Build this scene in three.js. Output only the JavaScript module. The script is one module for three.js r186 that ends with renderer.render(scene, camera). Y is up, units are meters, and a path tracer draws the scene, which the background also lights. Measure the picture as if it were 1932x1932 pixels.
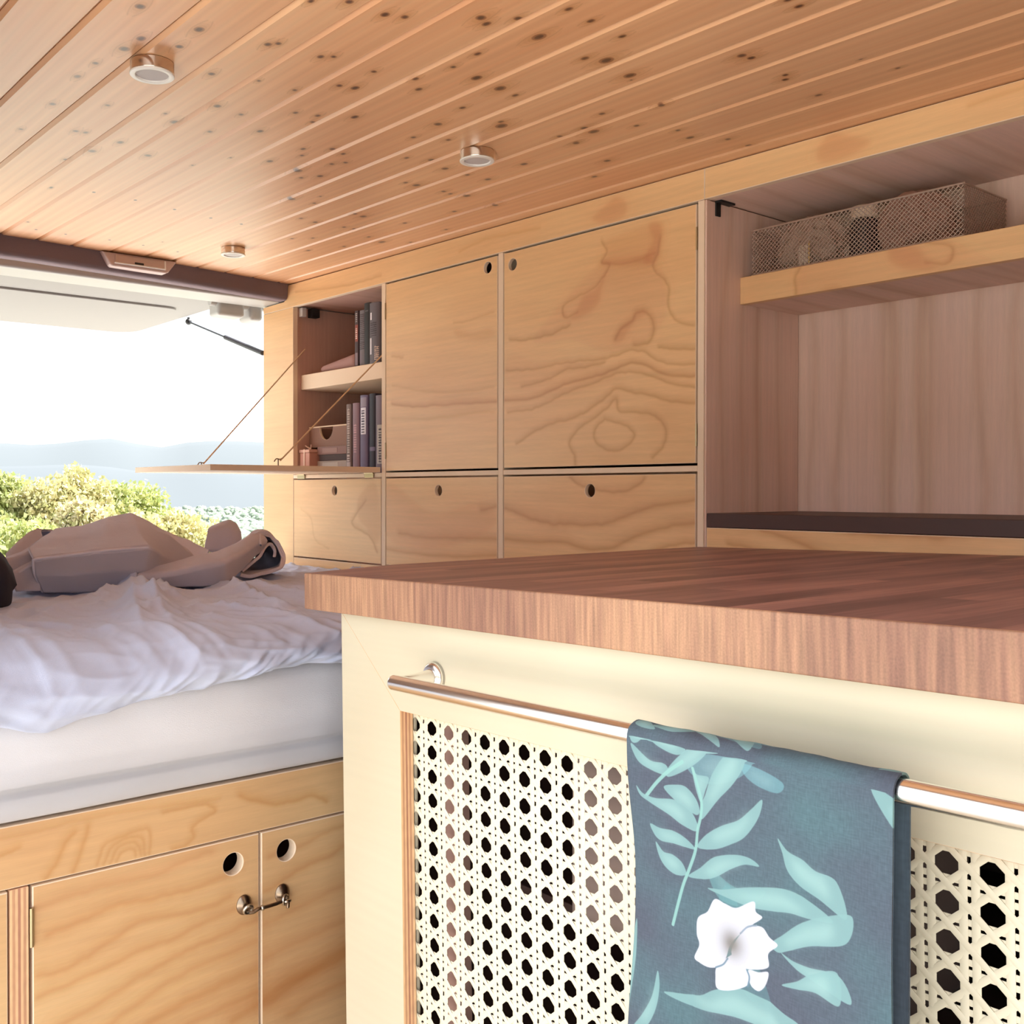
import * as THREE from 'three';
import { RoundedBoxGeometry } from 'three/addons/geometries/RoundedBoxGeometry.js';
import { ImprovedNoise } from 'three/addons/math/ImprovedNoise.js';
import { mergeGeometries } from 'three/addons/utils/BufferGeometryUtils.js';

// ------------------------------------------------------------------ camera, sky, sun, exposure
const EYE = 1.05;                                  // camera height above the van floor; everything below is written relative to the eye and lifted at the end
const scene = new THREE.Scene();
const camera = new THREE.PerspectiveCamera(53.416, 1, 0.02, 20000);
camera.rotation.order = 'YXZ';
camera.rotation.set(THREE.MathUtils.degToRad(-0.597), THREE.MathUtils.degToRad(-38), 0);
camera.setViewOffset(1932, 1932, 184, 21, 1932, 1932);   // the picture is an off-centre crop
scene.background = new THREE.Color(0.88, 0.95, 1.0);
scene.backgroundIntensity = 0.85;
const sun = new THREE.DirectionalLight(new THREE.Color(1, 0.97, 0.93), 6.5);
sun.position.set(6, 9, 3);
sun.castShadow = true;
sun.shadow.mapSize.set(2048, 2048);
sun.shadow.camera.left = -12; sun.shadow.camera.right = 12; sun.shadow.camera.top = 12; sun.shadow.camera.bottom = -12; sun.shadow.camera.far = 40;
scene.add(sun, sun.target);
const renderer = new THREE.WebGLRenderer({ antialias: true });
renderer.toneMapping = THREE.LinearToneMapping;
renderer.toneMappingExposure = 3.2;
renderer.shadowMap.enabled = true;

// ------------------------------------------------------------------ helpers
let seed = 20240611;
const rnd = () => { seed = (seed + 0x6d2b79f5) | 0; let t = Math.imul(seed ^ (seed >>> 15), 1 | seed); t = (t + Math.imul(t ^ (t >>> 7), 61 | t)) ^ t; return ((t ^ (t >>> 14)) >>> 0) / 4294967296; };
const perlin = new ImprovedNoise();
const N = (x, y, z = 0.37) => perlin.noise(x, y, z);
const fbm = (x, y, z = 0.5) => N(x, y, z) + 0.5 * N(2.1 * x, 2.1 * y, z + 3.1) + 0.25 * N(4.3 * x, 4.3 * y, z + 7.7);
const clamp = THREE.MathUtils.clamp, lerp = THREE.MathUtils.lerp, smooth = THREE.MathUtils.smoothstep;
const mix = (a, b, t) => [lerp(a[0], b[0], t), lerp(a[1], b[1], t), lerp(a[2], b[2], t)];
const used = new Map();
const numbered = (n) => { const k = used.get(n) ?? 0; used.set(n, k + 1); return k ? `${n}_${String(k).padStart(3, '0')}` : n; };
const baseOf = new WeakMap();
function thing(name, label, category, base = [0, 0, 0], group) {
  const o = new THREE.Group(); o.name = numbered(name); o.position.set(...base);
  o.userData = { label, category }; if (group) o.userData.group = group;
  baseOf.set(o, base); scene.add(o); return o;
}
function structure(name, label) {
  const o = new THREE.Group(); o.name = name; o.userData = { kind: 'structure', label }; baseOf.set(o, [0, 0, 0]); scene.add(o); return o;
}
function part(name, geo, mat, parent, label) {      // geo is given in world coordinates (or in the parent's own when it is tilted)
  const b = baseOf.get(parent) ?? [0, 0, 0];
  const g = geo.clone().translate(-b[0], -b[1], -b[2]);
  const m = new THREE.Mesh(g, mat); m.name = name; m.castShadow = m.receiveShadow = true;
  if (label) m.userData.label = label;
  baseOf.set(m, b); parent.add(m); return m;
}
function solo(name, geo, mat, label, category, group) {
  geo.computeBoundingBox(); const c = geo.boundingBox, b = [(c.min.x + c.max.x) / 2, c.min.y, (c.min.z + c.max.z) / 2];
  const m = new THREE.Mesh(geo.translate(-b[0], -b[1], -b[2]), mat); m.name = numbered(name); m.position.set(...b);
  m.userData = { label, category }; if (group) m.userData.group = group;
  m.castShadow = m.receiveShadow = true; scene.add(m); return m;
}
function uvBy(geo, fn) {
  const p = geo.attributes.position, n = geo.attributes.normal, uv = new Float32Array(p.count * 2);
  for (let i = 0; i < p.count; i++) { const r = fn(p.getX(i), p.getY(i), p.getZ(i), n.getX(i), n.getY(i), n.getZ(i)); uv[2 * i] = r[0]; uv[2 * i + 1] = r[1]; }
  geo.setAttribute('uv', new THREE.BufferAttribute(uv, 2)); return geo;
}
const uvBox = (geo) => uvBy(geo, (x, y, z, nx, ny, nz) => Math.abs(nx) > 0.6 ? [z, y] : Math.abs(ny) > 0.6 ? [z, x] : [x, y]);
function box(x0, x1, y0, y1, z0, z1, r = 0.0012) {
  const w = x1 - x0, h = y1 - y0, d = z1 - z0;
  const g = new RoundedBoxGeometry(w, h, d, 2, Math.min(r, w / 2.01, h / 2.01, d / 2.01));
  return uvBox(g.translate((x0 + x1) / 2, (y0 + y1) / 2, (z0 + z1) / 2));
}
// A board of sheet material. axis 'X': outline in (z, y), front face at x = front looking to -x. axis 'Z': outline in (x, y), front face at z = front looking to +z.
function sheet(outline, holes, depth, axis, front, bevel = 0.0012) {
  const s = new THREE.Shape(outline.map((p) => new THREE.Vector2(...p)));
  for (const h of holes) { const path = new THREE.Path(); if (h.length === 3) path.absellipse(h[0], h[1], h[2], h[2], 0, Math.PI * 2, true); else path.setFromPoints(h.map((p) => new THREE.Vector2(...p))); s.holes.push(path); }
  const g = new THREE.ExtrudeGeometry(s, { depth: depth - 2 * bevel, bevelEnabled: true, bevelThickness: bevel, bevelSize: bevel, bevelOffset: -bevel, bevelSegments: 2, curveSegments: 28 });
  g.translate(0, 0, bevel);
  if (axis === 'X') g.rotateY(-Math.PI / 2).translate(front + depth, 0, 0); else g.translate(0, 0, front - depth);
  return uvBy(g, (x, y, z, nx, ny, nz) => {
    const a = axis === 'X' ? z : x, flat = Math.abs(axis === 'X' ? nx : nz) > 0.6, deep = axis === 'X' ? x - front : front - z;
    return flat ? [a, y] : [deep / 0.018, a + y];
  });
}
const rect = (a0, a1, b0, b1) => [[a0, b0], [a1, b0], [a1, b1], [a0, b1]];
const tube = (pts, r, seg = 24, rad = 8) => new THREE.TubeGeometry(new THREE.CatmullRomCurve3(pts.map((p) => new THREE.Vector3(...p))), seg, r, rad, false);
function rod(a, b, r, rad = 10, r2 = r) {
  const A = new THREE.Vector3(...a), B = new THREE.Vector3(...b), d = B.clone().sub(A), g = new THREE.CylinderGeometry(r2, r, d.length(), rad, 1);
  return g.applyQuaternion(new THREE.Quaternion().setFromUnitVectors(new THREE.Vector3(0, 1, 0), d.clone().normalize())).translate(...A.add(B).multiplyScalar(0.5).toArray());
}
const lathe = (pts, seg = 40) => new THREE.LatheGeometry(pts.map((p) => new THREE.Vector2(...p)), seg);
const merge = (list) => mergeGeometries(list.map((g) => { const h = g.index ? g.toNonIndexed() : g; for (const k of Object.keys(h.attributes)) if (!['position', 'normal', 'uv'].includes(k)) h.deleteAttribute(k); return h; }));

// textures: paint(w, h, x0, y0, W, H, fn, over) covers the region x0..x0+W, y0..y0+H (metres of uv); fn gives the colour, over(ctx, X, Y, S) draws figure on top
function paint(w, h, x0, y0, W, H, fn, over, srgb = true) {
  const c = document.createElement('canvas'); c.width = w; c.height = h;
  const ctx = c.getContext('2d'), im = ctx.createImageData(w, h);
  for (let j = 0, k = 0; j < h; j++) for (let i = 0; i < w; i++, k += 4) {
    const q = fn(x0 + (i + 0.5) / w * W, y0 + (1 - (j + 0.5) / h) * H);
    im.data[k] = clamp(q[0], 0, 255); im.data[k + 1] = clamp(q[1], 0, 255); im.data[k + 2] = clamp(q[2], 0, 255); im.data[k + 3] = 255;
  }
  ctx.putImageData(im, 0, 0);
  if (over) over(ctx, (x) => (x - x0) / W * w, (y) => (1 - (y - y0) / H) * h, w / W);
  const t = new THREE.CanvasTexture(c);
  t.wrapS = t.wrapT = THREE.MirroredRepeatWrapping; t.repeat.set(1 / W, 1 / H); t.offset.set(-x0 / W, -y0 / H);
  if (srgb) t.colorSpace = THREE.SRGBColorSpace; t.anisotropy = 8;
  return t;
}
function curve(ctx, pts, X, Y, close = false) {      // a smooth line through points in millimetres
  const v = new THREE.CatmullRomCurve3(pts.map((p) => new THREE.Vector3(p[0] / 1000, p[1] / 1000, 0)), close, 'catmullrom', 0.5).getPoints(pts.length * 8);
  ctx.beginPath(); v.forEach((p, i) => (i ? ctx.lineTo(X(p.x), Y(p.y)) : ctx.moveTo(X(p.x), Y(p.y)))); if (close) ctx.closePath();
}
function grainLine(ctx, pts0, X, Y, S, color, width, alpha) {
  const pts = new THREE.CatmullRomCurve3(pts0.map((p) => new THREE.Vector3(p[0], p[1], 0))).getPoints(pts0.length * 4).map((p) => [p.x + 2 * N(p.x * 0.05, p.y * 0.05, 1), p.y + 2.4 * N(p.x * 0.06, p.y * 0.06, 7) + 1.4 * N(p.x * 0.16, p.y * 0.16, 9)]);   // a growth ring: soft to one side, darkest at the line
  ctx.lineCap = ctx.lineJoin = 'round'; ctx.strokeStyle = color; ctx.filter = 'blur(1.6px)';
  for (const [k, a, dy] of [[7, 0.07, 0.005], [4.6, 0.09, 0.0032], [2.8, 0.13, 0.0016], [1.5, 0.17, 0.0006], [0.7, 0.18, 0]]) {
    ctx.globalAlpha = alpha * a; ctx.lineWidth = Math.max(1, width * k * S);
    curve(ctx, pts.map((p) => [p[0], p[1] + dy * 1000]), X, Y); ctx.stroke();
  }
  ctx.globalAlpha = 1; ctx.filter = 'none';
}
const mat = (o) => new THREE.MeshStandardMaterial({ roughness: 0.6, metalness: 0, ...o });
const rgb = (r, g, b) => new THREE.Color(`rgb(${r},${g},${b})`);

// ------------------------------------------------------------------ wood and cloth materials
const GROOVES = [0.215, 0.312, 0.41, 0.506, 0.608, 0.704, 0.781, 0.8745, 0.97, 1.079, 1.178, 1.262, 1.358, 1.458, 1.56, 1.66, 1.76];
const KNOTS = [      // per board: [x, distance from the camera along the van] in millimetres
  [[360, 700], [365, 1500]], [[455, 820]],
  [[548, 1292], [589, 1385], [584, 1434], [570, 1511], [567, 1579], [576, 1722], [573, 1883]],
  [[643, 1376], [650, 1669], [654, 1830], [670, 1826], [697, 2007], [640, 1306]],
  [[718, 1922], [740, 1838], [725, 1437], [772, 1672], [739, 1288], [749, 1276], [716, 1136], [756, 1106]],
  [[795, 1555], [845, 1565], [843, 1678], [859, 1412], [812, 1879], [814, 1106], [839, 1095], [821, 1276], [836, 1264]],
  [[912, 1618], [914, 1271], [920, 1032], [938, 1041], [960, 1002], [904, 1351], [929, 1343], [913, 1498], [950, 1486], [960, 1518]],
  [[1024, 1653], [1043, 1688], [1013, 1759], [981, 1253], [1011, 1283], [997, 1181], [994, 1122], [1052, 1190], [1023, 1025], [993, 940], [1003, 1451], [1067, 1618], [1042, 945]],
  [[1088, 1777], [1119, 1814], [1109, 1198], [1148, 1204], [1118, 1300], [1136, 1387], [1145, 1469], [1099, 1629], [1133, 1671], [1117, 1696], [1143, 1779], [1112, 950], [1127, 1034], [1157, 1019]],
  [[1187, 1966], [1245, 1962], [1203, 1439], [1208, 1571], [1253, 1550], [1213, 1308], [1228, 1323], [1228, 1034], [1194, 744], [1221, 745]],
  [[1293, 2097], [1339, 2106], [1309, 1576], [1346, 1296], [1307, 1703], [1336, 1703], [1319, 1171], [1348, 1238], [1297, 883], [1315, 879]],
  [[1384, 2289], [1422, 2249], [1371, 1579], [1424, 1575], [1410, 1454], [1393, 1300], [1369, 1979], [1397, 1986], [1410, 1702], [1433, 1707], [1420, 2101], [1449, 2100], [1375, 1240], [1397, 1303], [1410, 1172], [1366, 1083], [1410, 883], [1426, 893]],
  [[1489, 2380], [1471, 1696], [1511, 1972], [1534, 1813], [1526, 2145], [1538, 2276], [1491, 2378], [1485, 1141], [1533, 1151], [1524, 895], [1520, 1336]],
  [[1571, 1713], [1629, 1957], [1585, 2168], [1645, 2122], [1593, 1113], [1653, 1109], [1579, 1422]],
];
const NAILS = [[739, 2219], [824, 2197], [920, 2199], [1023, 2217], [1124, 2234], [1209, 2239], [835, 2624], [910, 2624], [1022, 2613], [1115, 2613], [1221, 2627]];
const boardAt = (x) => { let i = 0; while (i < GROOVES.length - 2 && x > GROOVES[i + 1]) i++; return i; };
const pineTexture = paint(2048, 1280, -2.95, 0.2, 3.25, 1.56, (z, x) => {
  const b = boardAt(x), s = b * 13.7, tone = Math.sin(b * 7.31) * 0.5;
  const ring = 0.5 + 0.5 * Math.sin((x - GROOVES[b]) * 260 + 3.2 * N(z * 1.1 + s, x * 9, s) + b);
  const streak = N(z * 2.2 + s, x * 160, s), wide = fbm(z * 0.9 + s, x * 14, s);
  let c = mix([236, 186, 140], [216, 150, 104], clamp(0.34 + 0.2 * tone + 0.3 * wide + 0.22 * (ring - 0.5), 0, 1));
  const f = 1 + 0.035 * streak;
  return [c[0] * f, c[1] * f, c[2] * f];
}, (ctx, X, Y, S) => {
  const spot = (z, x, rz, rx, col, a) => { ctx.globalAlpha = a; ctx.fillStyle = col; ctx.beginPath(); ctx.ellipse(X(z), Y(x), rz * S, rx * (1280 / 1.56), 0, 0, 7); ctx.fill(); };
  const knot = (x, d, r) => {
    const z = -d / 1000; x /= 1000;
    const e = 1 + 0.5 * rnd();
    for (const [k, a] of [[3.2, 0.07], [2.3, 0.1], [1.6, 0.16]]) spot(z, x, r * k * 1.5, r * k * 0.75, '#a8632f', a);
    spot(z, x, r * e, r, '#74401f', 0.6); spot(z, x, r * 0.65 * e, r * 0.55, '#3c1f12', 0.7);
    ctx.globalAlpha = 0.25; ctx.strokeStyle = '#8a4e28'; ctx.lineWidth = 1;
    for (const s of [-1, 1]) { ctx.beginPath(); ctx.moveTo(X(z - r * 5), Y(x + s * r * 0.5)); ctx.quadraticCurveTo(X(z), Y(x + s * r * 2.4), X(z + r * 5), Y(x + s * r * 0.5)); ctx.stroke(); }
  };
  KNOTS.forEach((list) => list.forEach(([x, d]) => knot(x, d, 0.0042 + 0.0062 * rnd() * rnd())));
  for (let i = 0; i < 26; i++) { const x = 0.22 + 1.5 * rnd(), d = 0.3 + 2.5 * rnd(); knot(x * 1000, d * 1000, 0.0016 + 0.0018 * rnd()); }
  for (const [x, d] of NAILS) { spot(-d / 1000, x / 1000, 0.0042, 0.0034, '#2c1c16', 0.9); }
  ctx.globalAlpha = 1;
});
const ply = (seedZ, c0, c1, f = 1) => (a, b) => {      // sliced softwood veneer, grain along the first axis
  const n = fbm(a * 2.2, b * 5.5, seedZ), s = N(a * 5, b * 130, seedZ + 5), p = N(a * 38, b * 900, seedZ + 9);
  const c = mix(c0, c1, clamp(0.4 + 0.55 * n * f, 0, 1)), k = 1 + 0.03 * s + 0.022 * p;
  return [c[0] * k, c[1] * k, c[2] * k];
};
const FIGURE = '#ad6d42';
const cabinetTexture = paint(2048, 1138, -3.02, -0.32, 1.8, 1.0, ply(2.3, [238, 198, 148], [226, 174, 124], 0.8), (ctx, X, Y, S) => {
  const flip = (l) => l.map(([a, b]) => [-a, b]);
  const patch = (l, a) => { ctx.fillStyle = '#bb6f4a'; for (const [bl, k] of [[14, 0.3], [7, 0.3], [3, 0.3]]) { ctx.globalAlpha = a * k; ctx.filter = `blur(${bl}px)`; curve(ctx, flip(l), X, Y, true); ctx.fill(); } ctx.filter = 'none'; ctx.globalAlpha = 1; };
  patch([[1496, 543], [1354, 554], [1350, 515], [1365, 474], [1443, 484], [1510, 497], [1495, 520]], 0.2);
  patch([[1380, 556], [1352, 552], [1346, 515], [1362, 474], [1392, 478], [1384, 500], [1368, 520], [1376, 540]], 0.4); patch([[1510, 504], [1440, 494], [1384, 494], [1376, 478], [1440, 480], [1512, 492]], 0.3);
  patch([[1640, 420], [1500, 500], [1370, 480], [1330, 400], [1360, 330], [1480, 300], [1600, 340], [1720, 350]], 0.14); patch([[1800, 330], [1700, 300], [1600, 300], [1500, 270], [1450, 240], [1600, 220], [1800, 250]], 0.1);
  patch([[1476, 322], [1452, 352], [1424, 364], [1412, 378], [1384, 376], [1398, 366], [1414, 360], [1436, 340], [1452, 322]], 0.4);
  patch([[1538, 599], [1496, 622], [1469, 633], [1443, 617], [1443, 590], [1487, 584]], 0.36);
  patch([[1629, 412], [1621, 393], [1588, 400], [1564, 432], [1525, 444], [1502, 475], [1487, 490], [1510, 442], [1517, 414], [1548, 395], [1596, 387]], 0.4);
  patch([[2010, 415], [1940, 400], [1880, 402], [1850, 385], [1900, 375], [1990, 390]], 0.2);
  patch([[2300, 20], [2100, -60], [1900, -30], [1860, -90], [2050, -150], [2290, -140]], 0.16);
  patch([[2440, -20], [2360, 20], [2335, -60], [2345, -150], [2400, -110], [2440, -80]], 0.3);
  const g = (l, w = 0.0022, a = 0.8) => grainLine(ctx, flip(l), X, Y, S, FIGURE, w, a);
  g([[1350, 521], [1358, 489], [1369, 469], [1360, 451], [1337, 431], [1328, 413], [1328, 375], [1310, 346], [1265, 329]], 0.0016);
  g([[1510, 543], [1495, 520], [1510, 497], [1487, 490], [1502, 469], [1533, 445], [1580, 435], [1626, 417], [1619, 392], [1580, 399]], 0.0014);
  g([[1510, 497], [1443, 484], [1365, 490]], 0.0014, 0.6);
  g([[1802, 363], [1747, 357], [1700, 358], [1655, 362], [1627, 369], [1605, 372]]);
  g([[1814, 290], [1735, 285], [1677, 287], [1644, 290], [1568, 289], [1516, 287], [1466, 292], [1432, 298], [1389, 289], [1362, 272], [1326, 259], [1261, 252]], 0.0018);
  g([[1759, 247], [1700, 253], [1649, 264], [1621, 274], [1568, 275], [1501, 278]]);
  g([[2277, 240], [2213, 230], [2136, 225], [2026, 223], [1923, 220], [1845, 217], [1808, 218], [1735, 216], [1677, 226], [1621, 240], [1568, 247], [1516, 253], [1466, 263], [1427, 271], [1389, 263], [1353, 245], [1317, 235], [1261, 228]], 0.0026, 1);
  g([[1808, 189], [1735, 191], [1677, 202], [1621, 220], [1541, 235], [1466, 252], [1427, 252], [1371, 238], [1326, 220], [1261, 205]], 0.0022);
  g([[1777, 111], [1717, 138], [1660, 154], [1605, 161], [1567, 171], [1536, 184], [1500, 201], [1466, 220], [1427, 209], [1371, 198], [1326, 184], [1261, 174]], 0.0026);
  g([[1586, 53], [1588, 77], [1605, 105], [1578, 136], [1536, 157], [1500, 175], [1466, 197], [1461, 172], [1417, 166], [1371, 157], [1343, 139], [1334, 114], [1343, 89], [1370, 68]], 0.0024);
  g([[1500, 155], [1521, 141], [1531, 122], [1526, 106], [1500, 92], [1465, 85], [1431, 99], [1417, 117], [1431, 133], [1466, 146], [1500, 155]], 0.0022);
  g([[1353, 296], [1317, 289], [1261, 282]]);
  g([[1471, 328], [1451, 349], [1423, 360], [1413, 374], [1390, 374], [1371, 357], [1367, 331], [1380, 310], [1418, 307]], 0.003);
  g([[2012, 430], [1950, 429], [1897, 435], [1858, 438]], 0.0014, 0.5); g([[2277, 374], [2229, 364]], 0.003, 0.5);
  g([[2277, 291], [2136, 265], [1991, 252], [1858, 253]], 0.002, 0.35); g([[2277, 200], [2100, 190], [1900, 196], [1858, 192]], 0.003, 0.3);
  g([[1605, 30], [1578, 14], [1546, 6], [1500, -2], [1441, -2], [1403, 13], [1389, 26]], 0.003);
  g([[1903, -49], [1845, -41], [1795, -49], [1735, -65], [1677, -76], [1621, -77], [1541, -76], [1490, -71], [1441, -55], [1370, -35], [1256, -18]], 0.0048);
  g([[1826, -118], [1734, -121], [1621, -119], [1541, -131], [1475, -124], [1417, -99], [1325, -74], [1256, -65]], 0.0048);
  g([[1420, -150], [1340, -118], [1256, -104]], 0.003);
  g([[2245, -119], [2136, -125], [1991, -122], [1845, -119]], 0.005, 0.7); g([[2302, -166], [2136, -172], [1991, -170], [1850, -160]], 0.004, 0.6);
  g([[2405, -31], [2453, -70], [2475, -98], [2432, -116], [2379, -137], [2348, -177]], 0.003, 0.8);
  g([[2760, -60], [2700, -90], [2680, -150], [2600, -180]], 0.002, 0.35);
  g([[1990, 610], [1900, 622], [1800, 618], [1700, 612]], 0.002, 0.4); g([[2790, 630], [2600, 612], [2450, 604], [2330, 606]], 0.002, 0.6);
});
const bedTexture = paint(1024, 1024, 0.2, -1.08, 0.72, 0.72, ply(7.7, [214, 174, 128], [198, 148, 104], 0.9), (ctx, X, Y, S) => {
  const g = (l, w = 0.005, a = 0.62) => grainLine(ctx, l, X, Y, S, '#ab6838', w, a);
  g([[409, -542], [456, -535], [494, -528], [545, -531], [599, -532], [645, -527], [668, -519]]);
  g([[395, -506], [444, -501], [494, -499], [545, -501], [600, -490], [628, -489]], 0.005, 0.4);
  g([[397, -590], [427, -590], [459, -582], [493, -570], [524, -558], [561, -560], [613, -563], [656, -558]]);
  g([[397, -616], [444, -609], [493, -602], [535, -593], [572, -591], [628, -580], [686, -574]]);
  g([[420, -660], [478, -645], [519, -630], [558, -620], [599, -612], [642, -606], [698, -598]], 0.006);
  g([[430, -700], [478, -680], [519, -664], [558, -650], [599, -640], [698, -630]], 0.007);
  g([[519, -700], [572, -685], [627, -675], [698, -668]], 0.008, 0.8); g([[400, -760], [500, -730], [600, -712], [698, -700]], 0.007);
  g([[660, -730], [701, -718], [748, -702], [793, -700], [852, -690]], 0.008, 0.8);
  g([[710, -564], [748, -551], [780, -542], [813, -538], [852, -524]], 0.004); g([[717, -516], [764, -513], [813, -501], [852, -495]], 0.004, 0.5);
  g([[710, -723], [748, -710], [813, -690], [852, -682]], 0.009, 0.9); g([[748, -749], [796, -736], [852, -730]], 0.007);
  g([[710, -656], [748, -650], [796, -646], [852, -638]], 0.006, 0.5); g([[710, -610], [760, -600], [852, -585]], 0.006, 0.5);
  const b = (l, w = 0.0012, a = 0.85) => grainLine(ctx, l, X, Y, S, '#b0733c', w, a);
  b([[405, -474], [421, -455], [430, -436], [442, -424]], 0.0026); b([[440, -474], [452, -444], [459, -420]], 0.0022);
  b([[470, -474], [480, -450], [499, -442], [519, -440], [539, -442], [540, -474]]); b([[478, -474], [490, -454], [510, -446], [530, -450], [534, -474]]);
  b([[486, -474], [499, -456], [514, -453], [526, -460], [528, -474]]); b([[494, -474], [504, -462], [519, -463], [521, -474]]);
  b([[572, -476], [594, -471], [602, -463], [600, -452], [617, -442], [634, -435], [622, -425], [600, -422], [559, -423]], 0.002);
  b([[671, -421], [717, -441], [748, -444], [793, -444], [813, -456]], 0.003); b([[340, -438], [375, -429]], 0.002);
  b([[340, -415], [398, -415], [450, -411], [559, -416], [642, -421]], 0.001, 0.6);
});
const innerWood = (c0, c1) => paint(768, 768, 0, 0, 1, 1, (a, b) => ply(11.1, c0, c1)(b, a), (ctx, X, Y, S) => {
  for (let i = 0; i < 16; i++) { const x = 1000 * rnd(); grainLine(ctx, [[x, 0], [x + 20 * rnd(), 300], [x - 30 * rnd(), 620], [x + 15, 1000]], X, Y, S, '#9a6244', 0.006, 0.25); }
});
const innerTexture = innerWood([204, 164, 150], [184, 140, 126]), litInnerTexture = innerWood([240, 208, 194], [226, 188, 172]);  // second is the same ply lightened to make up for the bay's dim light
const birchTexture = paint(1024, 1024, -1.1, -1.0, 1.2, 1.0, (z, y) => {
  const n = fbm(z * 3, y * 2.2, 21), s = N(z * 5, y * 120, 22), c = mix([208, 197, 174], [198, 183, 157], clamp(0.42 + 0.55 * n, 0, 1)), k = 1 + 0.014 * s;
  return [c[0] * k, c[1] * k, c[2] * k];
});
const edgeTexture = paint(128, 512, 0, 0, 1, 1, (u, v) => {
  const k = Math.floor(u * 7), tone = [[224, 182, 140], [196, 146, 112], [222, 178, 138], [174, 122, 98], [222, 178, 138], [192, 142, 110], [226, 186, 146]][k];
  const e = 1 + 0.07 * N(u * 60, v * 9, 4) + 0.05 * N(v * 90, u * 5, 6);
  return [tone[0] * e, tone[1] * e, tone[2] * e];
});
edgeTexture.wrapS = edgeTexture.wrapT = THREE.RepeatWrapping;
const walnutTop = paint(1024, 1024, 0.6, -1.4, 1.5, 1.5, (x, z) => {          // oiled worktop made of glued staves running across
  const row = Math.floor(z / 0.042), off = (row * 0.37) % 1, stave = Math.floor(x / 0.34 + off), q = Math.sin(row * 91.7 + stave * 37.3) * 0.5 + 0.5;
  const s = N(x * 7 + q * 9, z * 190, q * 5), m = fbm(x * 3 + q * 20, z * 22, q * 7);
  const c = mix([170, 124, 116], [112, 78, 78], clamp(0.5 + 0.55 * (q - 0.5) + 0.6 * m, 0, 1)), k = 1 + 0.13 * s;
  return [c[0] * k, c[1] * k, c[2] * k];
});
const walnutEdge = paint(2048, 96, -1.4, -0.06, 1.5, 0.07, (z, y) => {          // end grain of the staves
  const stave = Math.floor(z / 0.042), q = Math.sin(stave * 57.1) * 0.5 + 0.5, s = N(z * 420, y * 22, q * 9), f = N(z * 160, y * 8, 3), p = N(z * 900, y * 600, 8);
  const c = mix([176, 132, 102], [132, 92, 76], clamp(0.45 + 0.7 * (q - 0.5) + 0.55 * f, 0, 1)), k = 1 + 0.13 * s + 0.1 * p;
  return [c[0] * k, c[1] * k, c[2] * k];
});
const weave = paint(256, 256, 0, 0, 0.06, 0.06, (a, b) => { const k = 128 + 60 * Math.sin(a / 0.06 * 2 * Math.PI * 40) * Math.sin(b / 0.06 * 2 * Math.PI * 40) + 50 * N(a * 300, b * 1200, 2) + 50 * N(a * 1200, b * 300, 5); return [k, k, k]; }, null, false);
weave.wrapS = weave.wrapT = THREE.RepeatWrapping;
const linenTexture = paint(256, 256, 0, 0, 0.06, 0.06, (a, b) => { const k = 1 + 0.018 * N(a * 240, b * 1500, 1) + 0.018 * N(a * 1500, b * 240, 2); return [206 * k, 210 * k, 234 * k]; });
const woolTexture = paint(256, 256, 0, 0, 0.06, 0.06, (a, b) => { const k = 1 + 0.035 * N(a * 300, b * 1300, 4) + 0.035 * N(a * 1300, b * 300, 6); return [220 * k, 209 * k, 222 * k]; });

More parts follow.
